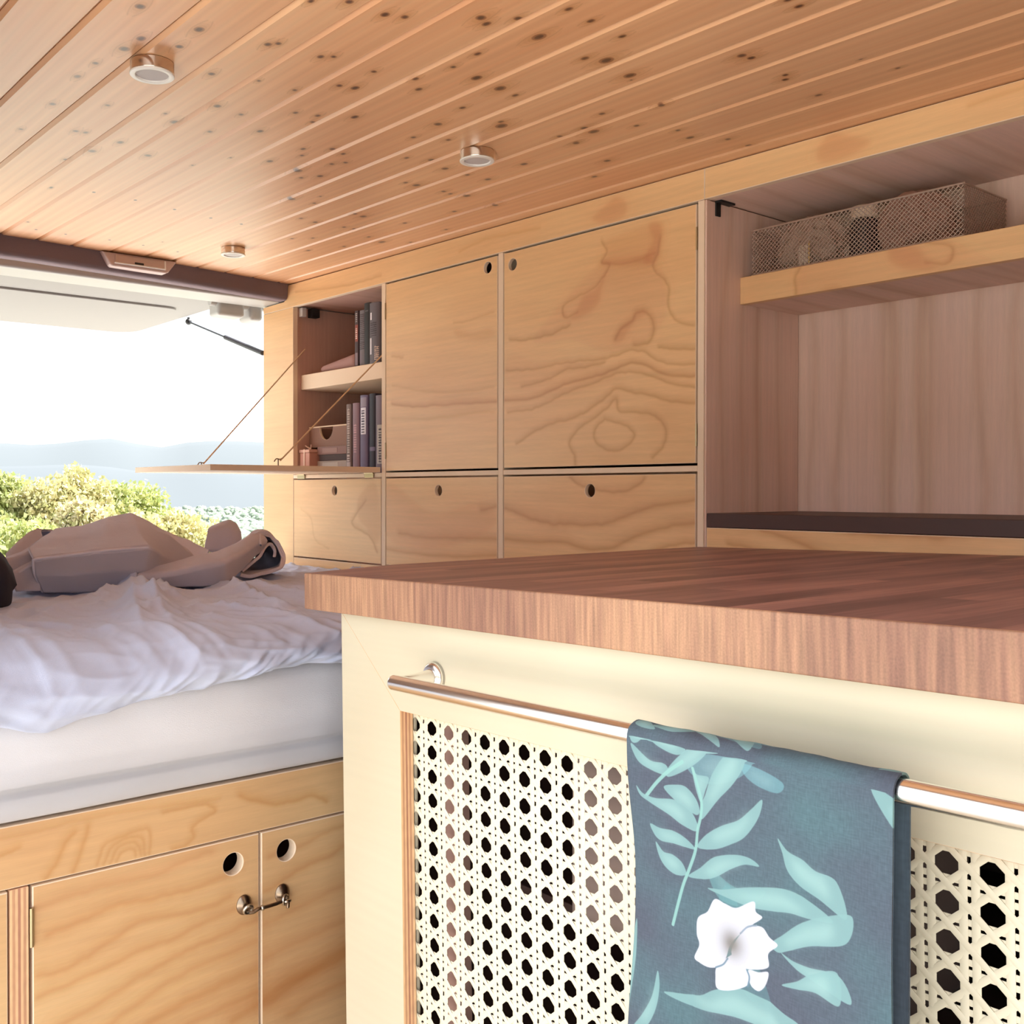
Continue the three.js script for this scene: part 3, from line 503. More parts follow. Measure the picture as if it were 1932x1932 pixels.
// ------------------------------------------------------------------ bed
const ZB = -1.25;
{
  const t = thing('bed_base', 'plywood bed base with two cupboard doors and round finger holes, under the mattress', 'bed', [1.0, -1.05, -2.1]), face = [M.bed, M.paleEdge];
  part('front_board', sheet(rect(0.21, 1.69, -0.476, -0.4005), [], 0.018, 'Z', ZB), face, t);
  part('platform', box(0.21, 1.69, -0.42, -0.4005, -2.98, ZB - 0.0185), M.inner, t);
  part('post', uvBy(box(0.3635, 0.3862, -1.05, -0.4775, ZB - 0.3, ZB), (x, y, z, nx, ny, nz) => Math.abs(nz) > 0.6 ? [(x - 0.3635) / 0.0227, y] : [z / 0.018, y]), M.edge, t, 'post with bare plywood layers showing');
  part('fixed_panel', sheet(rect(0.21, 0.361, -1.05, -0.479), [], 0.018, 'Z', ZB + 0.001), face, t);
  const dl = part('door', sheet(rect(0.3905, 0.7008, -0.99, -0.4792), [[0.6608, -0.513, 0.015]], 0.018, 'Z', ZB), face, t);
  const dr = part('door', sheet(rect(0.7048, 1.02, -0.99, -0.4792), [[0.7449, -0.5124, 0.015]], 0.018, 'Z', ZB), face, t);
  part('hinge', merge([rod([0.3886, -0.551, ZB + 0.0025], [0.3886, -0.504, ZB + 0.0025], 0.0026, 14), box(0.3906, 0.3925, -0.551, -0.504, ZB - 0.001, ZB + 0.0008, 0.0004)]), M.brass, dl, 'brass hinge');
  part('fixed_panel', sheet(rect(1.024, 1.69, -1.05, -0.479), [], 0.018, 'Z', ZB), face, t);
  part('plinth', box(0.39, 1.02, -1.05, -0.993, ZB - 0.03, ZB - 0.012), M.bed, t);
  part('inner_partition', box(0.42, 1.6, -1.05, -0.425, ZB - 0.62, ZB - 0.6), M.darkBoard, t);
}
{
  const z = ZB, t = thing('cabin_hook', 'dark nickel cabin hook holding the two bed base doors shut', 'hook', [0.7075, -0.585, z]);
  const dome = (x, y) => lathe([[0.0138, 0], [0.0138, 0.0016], [0.0112, 0.0036], [0.0064, 0.0062], [0.0042, 0.0068], [0, 0.007]], 32).rotateX(Math.PI / 2).scale(0.84, 1, 1).translate(x, y, z);
  const a = part('rosette', dome(0.677, -0.573), M.nickel, t), b = part('rosette', dome(0.7378, -0.5725), M.nickel, t);
  part('screw_eye', new THREE.TorusGeometry(0.0062, 0.0024, 10, 24).rotateX(0.4).translate(0.6785, -0.5772, z + 0.0095), M.steel, a);
  part('screw_eye', new THREE.TorusGeometry(0.006, 0.0023, 10, 24).rotateY(0.5).translate(0.7378, -0.5785, z + 0.0092), M.steel, b);
  part('hook_rod', tube([[0.6795, -0.582, z + 0.01], [0.686, -0.5815, z + 0.012], [0.6925, -0.579, z + 0.0125], [0.7, -0.5795, z + 0.012], [0.72, -0.5795, z + 0.0115], [0.735, -0.5788, z + 0.0115], [0.7398, -0.5812, z + 0.0125], [0.7402, -0.589, z + 0.012]], 0.0026, 40, 10), M.nickel, t);
  part('stop_collar', new THREE.SphereGeometry(0.0038, 14, 10).translate(0.6995, -0.5793, z + 0.012), M.steel, t); part('hook_head', new THREE.SphereGeometry(0.004, 14, 10).scale(1.5, 0.7, 1).translate(0.7395, -0.5795, z + 0.0125), M.steel, t);
}
{
  // mattress: a firm block with a soft rounded edge and a shallow seam along its front
  const prof = [[-2.9, -0.398], [-2.1, -0.398], [-1.4, -0.398], [-1.29, -0.398], [-1.262, -0.397], [-1.243, -0.392], [-1.235, -0.379], [-1.235, -0.366], [-1.2385, -0.359], [-1.2345, -0.352], [-1.232, -0.33], [-1.231, -0.29], [-1.234, -0.26], [-1.244, -0.243], [-1.262, -0.237], [-1.29, -0.236], [-1.4, -0.236], [-2.1, -0.236], [-2.9, -0.236]];
  const P = [], U = [], I = [], n = 60, c = new THREE.CatmullRomCurve3(prof.map((p) => new THREE.Vector3(0, p[1], p[0])), false, 'centripetal').getPoints(150), m = c.length;
  for (let i = 0; i <= n; i++) { const x = lerp(0.215, 1.685, i / n); c.forEach((p, j) => { const front = smooth(p.z, -1.3, -1.24); P.push(x, p.y + 0.0018 * N(x * 6, 1, 3) * (p.y > -0.39 ? 1 : 0), p.z + front * 0.004 * fbm(x * 5, p.y * 9, 2)); U.push(x, j * 0.01); }); }
  for (let i = 0; i < n; i++) for (let j = 0; j < m - 1; j++) { const a = i * m + j, b = a + m; I.push(a, b, a + 1, a + 1, b, b + 1); }
  for (const i of [0, n]) { const s = P.length / 3; P.push(i ? 1.685 : 0.215, -0.32, -2.1); U.push(0, 0); for (let j = 0; j < m - 1; j++) i ? I.push(s, i * m + j + 1, i * m + j) : I.push(s, j, j + 1); }
  const g = new THREE.BufferGeometry(); g.setAttribute('position', new THREE.Float32BufferAttribute(P, 3)); g.setAttribute('uv', new THREE.Float32BufferAttribute(U, 2)); g.setIndex(I); g.computeVertexNormals();
  const mm = M.mattress.clone(); mm.side = THREE.DoubleSide;
  solo('mattress', g, mm, 'thick white mattress on the plywood bed base', 'mattress');
}
// duvet: rumpled cover lying on the mattress and hanging over its front edge
const ridges = [
  [[0.866, -2.1], [0.705, -1.613], 0.02, 0.035], [[0.705, -1.613], [0.622, -1.35], 0.013, 0.04], [[0.888, -2.057], [0.767, -1.665], 0.016, 0.028], [[0.866, -2.106], [0.705, -1.824], 0.012, 0.03],
  [[0.705, -1.824], [0.5, -1.6], 0.01, 0.035], [[0.866, -2.106], [0.677, -1.635], 0.014, 0.03], [[0.677, -1.635], [0.565, -1.328], 0.012, 0.035], [[0.975, -1.842], [0.88, -1.476], 0.013, 0.025],
  [[1.0, -1.95], [1.02, -1.45], 0.01, 0.03], [[0.45, -1.9], [0.4, -1.35], 0.012, 0.05], [[0.8, -1.55], [0.86, -1.3], 0.009, 0.02], [[1.56, -2.27], [1.62, -2.2], 0.013, 0.03],
];
function duvetTop(x, z) {
  let h = -0.206 - 0.016 * smooth(x, 1.15, 1.5) - 0.012 * smooth(-z, 1.8, 2.0);
  for (const [a, b, amp, w] of ridges) {
    const dx = b[0] - a[0], dz = b[1] - a[1], k = clamp(((x - a[0]) * dx + (z - a[1]) * dz) / (dx * dx + dz * dz), 0, 1), d = Math.hypot(x - a[0] - k * dx, z - a[1] - k * dz);
    h += 1.7 * amp * Math.exp(-d / (0.62 * w)) * (1 - 0.4 * k);
  }
  const wx = x + 0.05 * N(x * 5, z * 5, 9), wz = z + 0.05 * N(x * 5, z * 5, 19);
  h += 0.008 * Math.pow(1 - Math.min(1, 2 * Math.abs(N(wx * 7, wz * 5, 1))), 2) + 0.0055 * Math.pow(1 - Math.min(1, 2 * Math.abs(N(wx * 16, wz * 9, 4))), 2) + 0.002 * (1 - 2 * Math.abs(N(wx * 40, wz * 26, 8))) + 0.008 * fbm(x * 3, z * 3, 6);
  return h;
}
{
  const P = [], U = [], I = [], nx = 340, hem = (x) => { const k = [[0.2, -0.262], [0.34, -0.2694], [0.375, -0.2794], [0.4, -0.285], [0.4631, -0.27], [0.5526, -0.2583], [0.6271, -0.2536], [0.6907, -0.2432], [0.7667, -0.2404], [0.82, -0.2444], [1.0, -0.24], [1.7, -0.25]]; let i = 0; while (i < k.length - 2 && x > k[i + 1][0]) i++; return lerp(k[i][1], k[i + 1][1], clamp((x - k[i][0]) / (k[i + 1][0] - k[i][0]), 0, 1)); };
  const nz = 210, nc = 84, tail = 7, rows = nz + nc + tail, z0 = -2.86, z1 = -1.42, Rz = 0.203, END = 1.78;
  for (let i = 0; i <= nx; i++) {
    const x = lerp(0.215, 1.682, i / nx), yE = duvetTop(x, z1), yh = hem(x) - 0.003 + 0.004 * N(x * 22, 1, 7), gather = smooth(x, 0.42, 0.72), Ry = (yE - yh) / (1 - Math.cos(END));
    for (let j = 0; j < rows; j++) {
      let y, z;
      if (j < nz) { z = lerp(z0, z1, j / (nz - 1)); y = duvetTop(x, z); if (x > 1.62) y -= (x - 1.62) * 0.3; }
      else {
        const k = Math.min(1, (j - nz + 1) / nc), th = k * END; z = z1 + Rz * Math.sin(th); y = yE - Ry * (1 - Math.cos(th));
        const fade = 1 - smooth(k, 0, 0.35); y += fade * (duvetTop(x, z) - duvetTop(x, z1));
        const sl = x + k * 0.16, low = smooth(k, 0.3, 1);              // the pleats lean with the drape and gather at the hem
        const pl = 1 - 2.6 * Math.abs(N(sl * 15, k * 1.3, 12)), fine = 1 - 2.6 * Math.abs(N(sl * 40, k * 2.4, 14)), cross = 1 - 2.4 * Math.abs(N(x * 10 - k * 2.2, k * 3.6, 18));
        const d = smooth(k, 0.05, 0.5) * ((0.0105 * pl * (0.3 + 0.7 * gather) + 0.006 * fine * (0.15 + 0.85 * gather)) * low + 0.004 * cross + 0.005 * fbm(x * 6, k * 2.5, 15));
        z += d * Math.sin(th); y += d * Math.max(0, Math.cos(th));
        if (j >= nz + nc) { const q = (j - nz - nc + 1) / tail; z -= 0.016 * Math.sin(q * Math.PI / 2); y += 0.016 * q * q - 0.004 * Math.sin(q * Math.PI); }
      }
      P.push(x, y, z); U.push(x, j * 0.007);
    }
  }
  for (let i = 0; i < nx; i++) for (let j = 0; j < rows - 1; j++) { const a = i * rows + j, b = a + rows; I.push(a, a + 1, b, b, a + 1, b + 1); }
  const g = new THREE.BufferGeometry(); g.setAttribute('position', new THREE.Float32BufferAttribute(P, 3)); g.setAttribute('uv', new THREE.Float32BufferAttribute(U, 2)); g.setIndex(I); g.computeVertexNormals();
  solo('duvet', g, M.linen, 'rumpled pale lilac grey duvet spread over the mattress', 'duvet');
}
// cloth shell through a net of points (millimetres, relative to the eye)
function spread(pts, n, flat) {                          // points along a net line: flat 1 keeps straight facets between the given points, 0 rounds them
  const c = new THREE.CatmullRomCurve3(pts, false, 'centripetal'), out = [], m = pts.length - 1;
  for (let i = 0; i <= n; i++) { const t = i / n, k = Math.min(m - 1, Math.floor(t * m)); out.push(c.getPoint(t).lerp(pts[k].clone().lerp(pts[k + 1], t * m - k), flat)); }
  return out;
}
function cloth(net, thick = 0.006, nu = 36, nv = 36, wob = 0.003, creases = [], flat = 0) {
  const rows = net.map((r) => spread(r.map((p) => new THREE.Vector3(...p).multiplyScalar(0.001)), nu, flat));
  const pos = [], cuts = [0, ...creases, net.length - 1];
  let total = 0;
  for (let i = 0; i <= nu; i++) {
    const line = [];                                      // across the fold: smooth between creases, broken sharply at each of them
    for (let q = 0; q < cuts.length - 1; q++) { const c = spread(rows.slice(cuts[q], cuts[q + 1] + 1).map((r) => r[i]), Math.max(2, Math.round(nv * (cuts[q + 1] - cuts[q]) / (net.length - 1))), flat); line.push(...(q ? c.slice(1) : c)); }
    total = line.length;
    for (const p of line) {
      const f = wob * (1 - 2.6 * Math.abs(N(p.x * 14 + p.z * 6, p.y * 12, p.z * 9 - p.x * 5))) + wob * 0.5 * (1 - 2.6 * Math.abs(N(p.x * 34, p.y * 34 + 5, p.z * 26)));
      pos.push(p.x + 0.4 * wob * N(p.x * 22, p.y * 30, p.z * 18), p.y + 0.6 * f, p.z + 0.8 * f);
    }
  }
  const W = total; nv = W - 1; const idx = []; for (let i = 0; i < nu; i++) for (let j = 0; j < nv; j++) { const a = i * W + j; idx.push(a, a + 1, a + W, a + W, a + 1, a + W + 1); }
  const g = new THREE.BufferGeometry(); g.setAttribute('position', new THREE.Float32BufferAttribute(pos, 3)); g.setIndex(idx); g.computeVertexNormals();
  const n = g.attributes.normal, m = pos.length / 3, P = [...pos], U = [], I = [...idx];
  for (let k = 0; k < m; k++) P.push(pos[3 * k] - n.getX(k) * thick, pos[3 * k + 1] - n.getY(k) * thick, pos[3 * k + 2] - n.getZ(k) * thick);
  for (let k = 0; k < idx.length; k += 3) I.push(m + idx[k], m + idx[k + 2], m + idx[k + 1]);
  for (let i = 0; i < nu; i++) for (const j of [0, nv]) { const a = i * W + j; I.push(a, a + W, m + a, m + a, a + W, m + a + W); }
  for (let j = 0; j < nv; j++) for (const i of [0, nu]) { const a = i * W + j; I.push(a, m + a, a + 1, a + 1, m + a, m + a + 1); }
  for (let k = 0; k < 2 * m; k++) { const q = k % m; U.push(Math.floor(q / W) * 0.012, (q % W) * 0.012); }
  const o = new THREE.BufferGeometry(); o.setAttribute('position', new THREE.Float32BufferAttribute(P, 3)); o.setAttribute('uv', new THREE.Float32BufferAttribute(U, 2)); o.setIndex(I); o.computeVertexNormals(); return o;
}
const foldEdge = (pts, r = 0.0034) => new THREE.TubeGeometry(new THREE.CatmullRomCurve3(spread(pts.map((p) => new THREE.Vector3(...p).multiplyScalar(0.001)), 24, 0.8), false, 'centripetal'), 60, r, 8, false);    // tube added along a fold to stand for its lit edge
{
  const g = merge([
    cloth([[[646, -196, -2000], [706, -200, -2005], [788, -203, -2015], [860, -205, -2020], [937, -206, -2040], [1006, -202, -2070]],
      [[622, -158, -1972], [684, -162, -1966], [770, -158, -1970], [845, -160, -1984], [925, -182, -2050], [1002, -186, -2080]],
      [[618, -133, -1966], [676, -127, -1962], [762, -120, -1960], [848, -118, -1970], [930, -150, -2062], [1016, -172, -2110]],
      [[634, -120, -2050], [712, -121, -2035], [790, -104, -2056], [872, -102, -2064], [946, -128, -2090], [1028, -165, -2135]],
      [[676, -108, -2120], [748, -106, -2110], [826, -86, -2146], [896, -84, -2140], [962, -106, -2126], [1036, -160, -2150]],
      [[756, -91, -2250], [815, -85, -2250], [878, -68, -2260], [931, -58, -2260], [992, -92, -2246], [1057, -155, -2200]],
      [[857, -140, -2420], [909, -135, -2420], [962, -124, -2420], [1016, -125, -2420], [1078, -146, -2400], [1109, -170, -2300]],
      [[880, -206, -2450], [933, -206, -2450], [987, -205, -2450], [1043, -205, -2450], [1101, -203, -2420], [1140, -198, -2350]]], 0.006, 90, 104, 0.0018, [2, 5], 0.9),
    cloth([[[824, -193, -1990], [905, -198, -1990], [978, -204, -1990], [1033, -203, -2000], [1110, -178, -2060], [1175, -153, -2120], [1220, -147, -2170]],
      [[825, -178, -1968], [902, -172, -1965], [965, -162, -1965], [1023, -156, -1975], [1100, -143, -2040], [1167, -127, -2100], [1223, -124, -2150]],
      [[846, -172, -2000], [926, -158, -2010], [991, -145, -2030], [1048, -141, -2050], [1125, -126, -2100], [1193, -110, -2160], [1240, -108, -2200]],
      [[930, -186, -2100], [996, -176, -2120], [1053, -165, -2130], [1110, -160, -2150], [1186, -152, -2200], [1256, -137, -2260], [1291, -128, -2280]]], 0.006, 60, 36, 0.002, [2], 0.7),
    cloth([[[1116, -184, -2070], [1145, -151, -2090], [1181, -125, -2130], [1220, -109, -2170], [1264, -116, -2200], [1285, -138, -2200], [1287, -166, -2180], [1264, -186, -2150], [1219, -192, -2130], [1165, -196, -2100], [1122, -188, -2078]],
      [[1150, -188, -2150], [1180, -156, -2170], [1216, -128, -2210], [1255, -112, -2250], [1302, -119, -2280], [1325, -141, -2280], [1327, -170, -2260], [1304, -189, -2230], [1258, -195, -2210], [1200, -198, -2180], [1156, -192, -2156]],
      [[1198, -192, -2250], [1231, -161, -2270], [1266, -132, -2300], [1304, -115, -2330], [1351, -122, -2360], [1375, -145, -2360], [1379, -175, -2340], [1355, -194, -2310], [1308, -198, -2290], [1250, -199, -2265], [1204, -194, -2254]],
      [[1296, -166, -2302], [1299, -165, -2302], [1301, -162, -2303], [1304, -161, -2303], [1306, -162, -2303], [1307, -164, -2303], [1306, -166, -2303], [1304, -168, -2303], [1301, -168, -2302], [1298, -168, -2302], [1296, -167, -2302]]], 0.008, 60, 40, 0.004),
    cloth([[[1135, -188, -2095], [1170, -172, -2110], [1205, -158, -2135], [1232, -140, -2160], [1250, -137, -2175], [1262, -150, -2180], [1256, -164, -2172]], [[1190, -190, -2190], [1222, -175, -2200], [1252, -160, -2220], [1278, -142, -2240], [1295, -140, -2250], [1306, -153, -2252], [1300, -167, -2246]]], 0.007, 40, 20, 0.003),
    cloth([[[1126, -148, -2280], [1149, -154, -2280], [1170, -157, -2280], [1207, -150, -2280], [1229, -140, -2280]],
      [[1147, -105, -2300], [1173, -96, -2300], [1195, -94, -2300], [1218, -105, -2300], [1235, -121, -2300]],
      [[1174, -95, -2330], [1201, -86, -2330], [1222, -81, -2330], [1238, -88, -2330], [1250, -110, -2330]],
      [[1234, -161, -2450], [1262, -162, -2450], [1284, -163, -2450], [1302, -164, -2450], [1314, -164, -2450]],
      [[1240, -205, -2470], [1268, -205, -2470], [1290, -205, -2470], [1308, -205, -2470], [1320, -205, -2470]]], 0.006, 24, 24, 0.002, [], 0.8),
    cloth([[[975, -182, -2200], [1005, -184, -2180], [1041, -168, -2160], [1065, -156, -2140]], [[1026, -96, -2320], [1053, -112, -2300], [1081, -127, -2270], [1107, -148, -2220]], [[1115, -200, -2500], [1143, -200, -2480], [1174, -200, -2450], [1194, -198, -2400]]], 0.006, 20, 20, 0.002, [], 0.8),
    cloth([[[605, -150, -2100], [632, -136, -2120], [668, -124, -2150], [711, -114, -2200]], [[621, -135, -2140], [649, -113, -2160], [683, -95, -2200], [715, -87, -2240]], [[645, -134, -2200], [678, -112, -2220], [725, -91, -2260], [776, -97, -2300]], [[715, -200, -2400], [745, -200, -2400], [788, -200, -2420], [826, -200, -2440]]], 0.006, 24, 24, 0.002, [], 0.8),
    cloth([[[596, -170, -2040], [621, -160, -2050], [647, -149, -2060], [677, -136, -2080]], [[592, -142, -2060], [622, -136, -2070], [654, -125, -2090], [690, -110, -2120]], [[616, -140, -2120], [648, -131, -2130], [683, -118, -2160], [720, -108, -2200]], [[685, -200, -2300], [708, -198, -2300], [737, -195, -2300], [767, -190, -2300]]], 0.006, 24, 24, 0.002, [], 0.8),
    cloth([[[590, -192, -1980], [610, -194, -1980], [634, -194, -1980]], [[583, -164, -1990], [611, -153, -2000], [637, -143, -2010]], [[607, -163, -2050], [634, -152, -2060], [664, -144, -2080]], [[677, -204, -2200], [694, -204, -2200], [716, -204, -2200]]], 0.006, 24, 24, 0.002, [], 0.8),
  ]);
  const bt = thing('blanket', 'crumpled taupe blanket heaped on the duvet', 'blanket', [0.95, -0.2, -2.2]);
  part('body', g, M.wool, bt);
  part('added_rim_edge', merge([
    foldEdge([[646, -196, -1998], [621, -158, -1969], [617, -132, -1963], [676, -126, -1959], [762, -119, -1957], [848, -117, -1967], [930, -149, -2060]]),
    foldEdge([[846, -171, -2000], [926, -157, -2010], [991, -144, -2030], [1048, -140, -2050], [1125, -125, -2100], [1193, -109, -2160], [1236, -107, -2200]]),
    foldEdge([[605, -149, -2098], [621, -134, -2138], [640, -122, -2168], [678, -103, -2205], [725, -87, -2255]], 0.0034),
    foldEdge([[590, -146, -2058], [622, -137, -2066], [654, -125, -2086], [690, -108, -2118]], 0.0036),
    foldEdge([[582, -168, -1988], [611, -152, -1998], [640, -141, -2010]], 0.0036),
    foldEdge([[1147, -103, -2298], [1173, -94, -2298], [1201, -84, -2326], [1222, -79, -2328], [1238, -86, -2328], [1250, -108, -2328]], 0.003),
    foldEdge([[1175, -128, -2086], [1220, -107, -2168], [1264, -114, -2198], [1286, -138, -2198], [1288, -166, -2178], [1264, -187, -2148]], 0.003),
  ]), M.woolEdge, bt, 'tubes added along the blanket folds to catch rim light');
  const bag = new THREE.SphereGeometry(1, 40, 28), p = bag.attributes.position;
  for (let i = 0; i < p.count; i++) { const x = p.getX(i), y = p.getY(i), z = p.getZ(i), k = 1 + 0.08 * fbm(x * 2, y * 2, z * 2); p.setXYZ(i, Math.sign(x) * Math.pow(Math.abs(x), 0.8) * 0.15 * k, Math.sign(y) * Math.pow(Math.abs(y), 0.8) * 0.08 * k, Math.sign(z) * Math.pow(Math.abs(z), 0.8) * 0.17 * k); }
  bag.computeVertexNormals(); bag.rotateZ(-0.5).translate(0.41, -0.12, -1.9);
  const t = thing('black_bag', 'soft black bag at the left edge of the bed beside the blanket', 'bag', [0.4, -0.2, -1.9]);
  part('body', bag, mat({ color: rgb(40, 34, 44), roughness: 0.9 }), t);
  part('handle', tube([[0.33, -0.06, -1.95], [0.34, 0.0, -1.93], [0.38, 0.02, -1.9], [0.42, 0.0, -1.87], [0.43, -0.07, -1.86]], 0.008, 30, 10), M.black, t);
}

// ------------------------------------------------------------------ ceiling spotlights (switched off)
{
  const y0 = -0.019, places = [[0.6355, -1.454, 'round chrome spotlight on the ceiling boards, largest and nearest of three'], [1.286, -1.453, 'round chrome spotlight above the tall cupboard doors'], [1.317, -2.4855, 'small round spotlight near the tailgate header, farthest of three']];
  const t = thing('ceiling_spotlight', places[0][2], 'spotlight', [0, 0, 0], 'chrome ceiling spotlights');
  part('housing', lathe([[0, 0], [0.0318, 0], [0.0322, -0.0015], [0.0322, -0.0155], [0.0318, -0.017], [0.031, -0.0176]], 48), mat({ color: rgb(222, 214, 206), metalness: 1, roughness: 0.2 }), t);
  part('rim', lathe([[0.0242, -0.0165], [0.0244, -0.0192], [0.0255, -0.0202], [0.032, -0.0202], [0.033, -0.0192], [0.033, -0.0172], [0.031, -0.0165]], 48), mat({ color: rgb(242, 238, 232), roughness: 0.3 }), t);
  part('diffuser', lathe([[0.0243, -0.0176], [0.012, -0.0182], [0, -0.0184]], 40), M.diffuser, t);
  places.forEach(([x, z, label], i) => {
    const o = i ? t.clone() : t; if (i) { o.name = numbered('ceiling_spotlight'); scene.add(o); }
    o.userData = { ...t.userData, label }; o.position.set(x, ceilY(z) - 0.0003, z); o.rotation.x = Math.atan(0.0139);
  });
}

// ------------------------------------------------------------------ books and small things in the open bay
{
  const cover = (c) => mat({ color: rgb(...c), roughness: 0.7 }), pages = mat({ color: rgb(206, 190, 168), roughness: 0.9 });
  const spine = (c, bands) => {         // printed spine: blocks and rows of marks too small to read
    const t = paint(96, 512, 0, 0, 1, 1, () => c, (ctx, X, Y) => {
      for (const [kind, y0, y1, col, x0 = 0.25, x1 = 0.75] of bands) {
        ctx.fillStyle = `rgb(${col})`;
        if (kind === 'block') ctx.fillRect(X(x0), Y(y1), X(x1) - X(x0), Y(y0) - Y(y1));
        else for (let y = y0; y < y1 - 0.02; y += 0.034) { const w = 0.012 + 0.012 * rnd(); ctx.fillRect(X(x0), Y(y + w), X(x1) - X(x0), Y(y) - Y(y + w)); if (rnd() > 0.4) ctx.fillRect(X(x0 + (x1 - x0) * rnd() * 0.7), Y(y + 0.03), 5, Y(y) - Y(y + 0.03)); }
      }
    });
    return mat({ map: t, roughness: 0.6 });
  };
  // a standing book: spine to the room (-x), width along z
  function book(x, y, z, w, h, d, col, bands, label, group) {
    const t = thing('book', label, 'book', [x + d / 2, y, z + w / 2], group);
    part('cover', merge([box(x + 0.002, x + d, y, y + h, z, z + 0.0022, 0.0008), box(x + 0.002, x + d, y, y + h, z + w - 0.0022, z + w, 0.0008)]), cover(col), t);
    const s = new THREE.CylinderGeometry(w / 2, w / 2, h, 20, 1, false, Math.PI, Math.PI).scale(0.35, 1, 1).translate(x + 0.004, y + h / 2, z + w / 2);
    part('spine', uvBy(s, (px, py, pz) => [(pz - z) / w, (py - y) / h]), spine(col, bands), t);
    part('page_block', box(x + 0.0035, x + d - 0.004, y + 0.003, y + h - 0.003, z + 0.0025, z + w - 0.0025, 0.0006), pages, t);
    return t;
  }
  const S1 = 0.3697, S0 = 0.0498, x = 1.742, up = 'books standing on the upper bay shelf', lo = 'books standing on the lower bay floor';
  book(x, S1, -2.5235, 0.018, 0.168, 0.12, [74, 56, 60], [['block', 0.45, 0.75, [150, 74, 62], 0.1, 0.9], ['marks', 0.8, 0.97, [170, 160, 160]], ['marks', 0.5, 0.72, [225, 200, 190]], ['block', 0.03, 0.25, [140, 118, 126], 0.15, 0.85]], 'upper shelf book with a red band on its dark spine', up);
  book(x + 0.004, S1, -2.504, 0.034, 0.166, 0.13, [112, 102, 108], [['marks', 0.3, 0.95, [70, 56, 62], 0.1, 0.9], ['block', 0.05, 0.28, [120, 104, 114], 0.1, 0.5]], 'upper shelf book with a patterned grey spine', up);
  book(x - 0.004, S1, -2.4685, 0.032, 0.182, 0.14, [34, 28, 32], [['block', 0.86, 0.88, [90, 84, 88]]], 'tallest upper shelf book, with a plain black spine', up);
  book(x - 0.008, S1, -2.4345, 0.05, 0.176, 0.14, [96, 88, 96], [['block', 0.72, 0.84, [236, 230, 236], 0.2, 0.36], ['block', 0.15, 0.42, [214, 208, 214], 0.12, 0.34], ['marks', 0.45, 0.68, [60, 50, 58], 0.2, 0.8], ['marks', 0.05, 0.3, [196, 172, 160], 0.62, 0.95]], 'thick glossy grey book at the right end of the upper shelf', up);
  book(x, S0, -2.5685, 0.0265, 0.211, 0.13, [122, 102, 98], [['marks', 0.3, 0.95, [190, 172, 164], 0.3, 0.75], ['block', 0.1, 0.17, [190, 172, 168], 0.15, 0.85], ['marks', 0.18, 0.28, [210, 196, 190]]], 'lower bay book with a brown spine and a row of pale lettering', lo);
  book(x, S0, -2.5345, 0.034, 0.212, 0.13, [142, 112, 124], [['marks', 0.3, 0.72, [196, 150, 160], 0.3, 0.7]], 'lower bay book with a dusky pink spine', lo);
  book(x - 0.003, S0, -2.4905, 0.038, 0.232, 0.14, [110, 98, 128], [['block', 0.85, 0.97, [150, 140, 160], 0.1, 0.9], ['block', 0.5, 0.84, [226, 222, 236], 0.18, 0.85], ['marks', 0.52, 0.84, [80, 70, 96], 0.3, 0.7]], 'lower bay book with a violet spine and a white title label', lo);
  book(x - 0.001, S0, -2.4465, 0.03, 0.234, 0.14, [40, 32, 46], [['block', 0.28, 0.33, [110, 100, 128], 0, 1]], 'tallest lower bay book, nearly black', lo);
  book(x - 0.003, S0, -2.412, 0.036, 0.226, 0.14, [120, 104, 118], [['block', 0.12, 0.62, [186, 178, 172], 0.35, 1], ['marks', 0.14, 0.6, [80, 70, 78], 0.55, 0.85]], 'lower bay book with a long pale strip, against the right divider', lo);
  // lying books
  function lying(y, h, z0, z1, col, label, strip) {
    const t = thing('book', label, 'book', [1.81, y, (z0 + z1) / 2], 'books lying flat in the lower bay');
    part('cover', merge([box(1.752, 1.88, y, y + 0.0022, z0, z1, 0.0008), box(1.752, 1.88, y + h - 0.0022, y + h, z0, z1, 0.0008), box(1.75, 1.753, y, y + h, z0, z1, 0.0012)]), cover(col), t);
    part('page_block', box(1.754, 1.876, y + 0.0025, y + h - 0.0025, z0 + 0.003, z1 - 0.003, 0.0006), pages, t);
    if (strip) part('spine_label', box(1.7492, 1.7502, y + h * 0.2, y + h * 0.8, z0 + 0.03, z1 - 0.05, 0.0003), cover(strip), t);
  }
  lying(S0, 0.016, -2.735, -2.575, [88, 66, 60], 'dark brown book at the bottom of the lying stack');
  lying(S0 + 0.0164, 0.026, -2.742, -2.573, [176, 160, 150], 'pale grey book lying second from the bottom', [198, 186, 176]);
  lying(S0 + 0.0428, 0.019, -2.73, -2.576, [78, 58, 56], 'dark book lying between the pale grey and mauve ones');
  lying(S0 + 0.0622, 0.025, -2.742, -2.578, [150, 116, 112], 'mauve book lying on top of the stack', [170, 136, 130]);
  // small wooden crate with a half-round finger notch, on the lying books
  {
    const y = S0 + 0.0876, t = thing('wooden_crate', 'small brown wooden crate with a half-round finger notch, on the lying books', 'crate', [1.83, y, -2.69]);
    const notch = []; for (let i = 0; i <= 20; i++) { const a = Math.PI + Math.PI * i / 20; notch.push([-2.701 + 0.0385 * Math.cos(a), y + 0.062 + 0.04 * Math.sin(a)]); }
    const m = mat({ color: rgb(142, 104, 88), roughness: 0.7 }), w = mat({ color: rgb(232, 206, 180), roughness: 0.7 });
    part('front_board', sheet([[-2.8, y], [-2.574, y], [-2.574, y + 0.062], ...notch.slice().reverse(), [-2.8, y + 0.062]], [], 0.007, 'X', 1.757, 0.0006), [m, w], t);
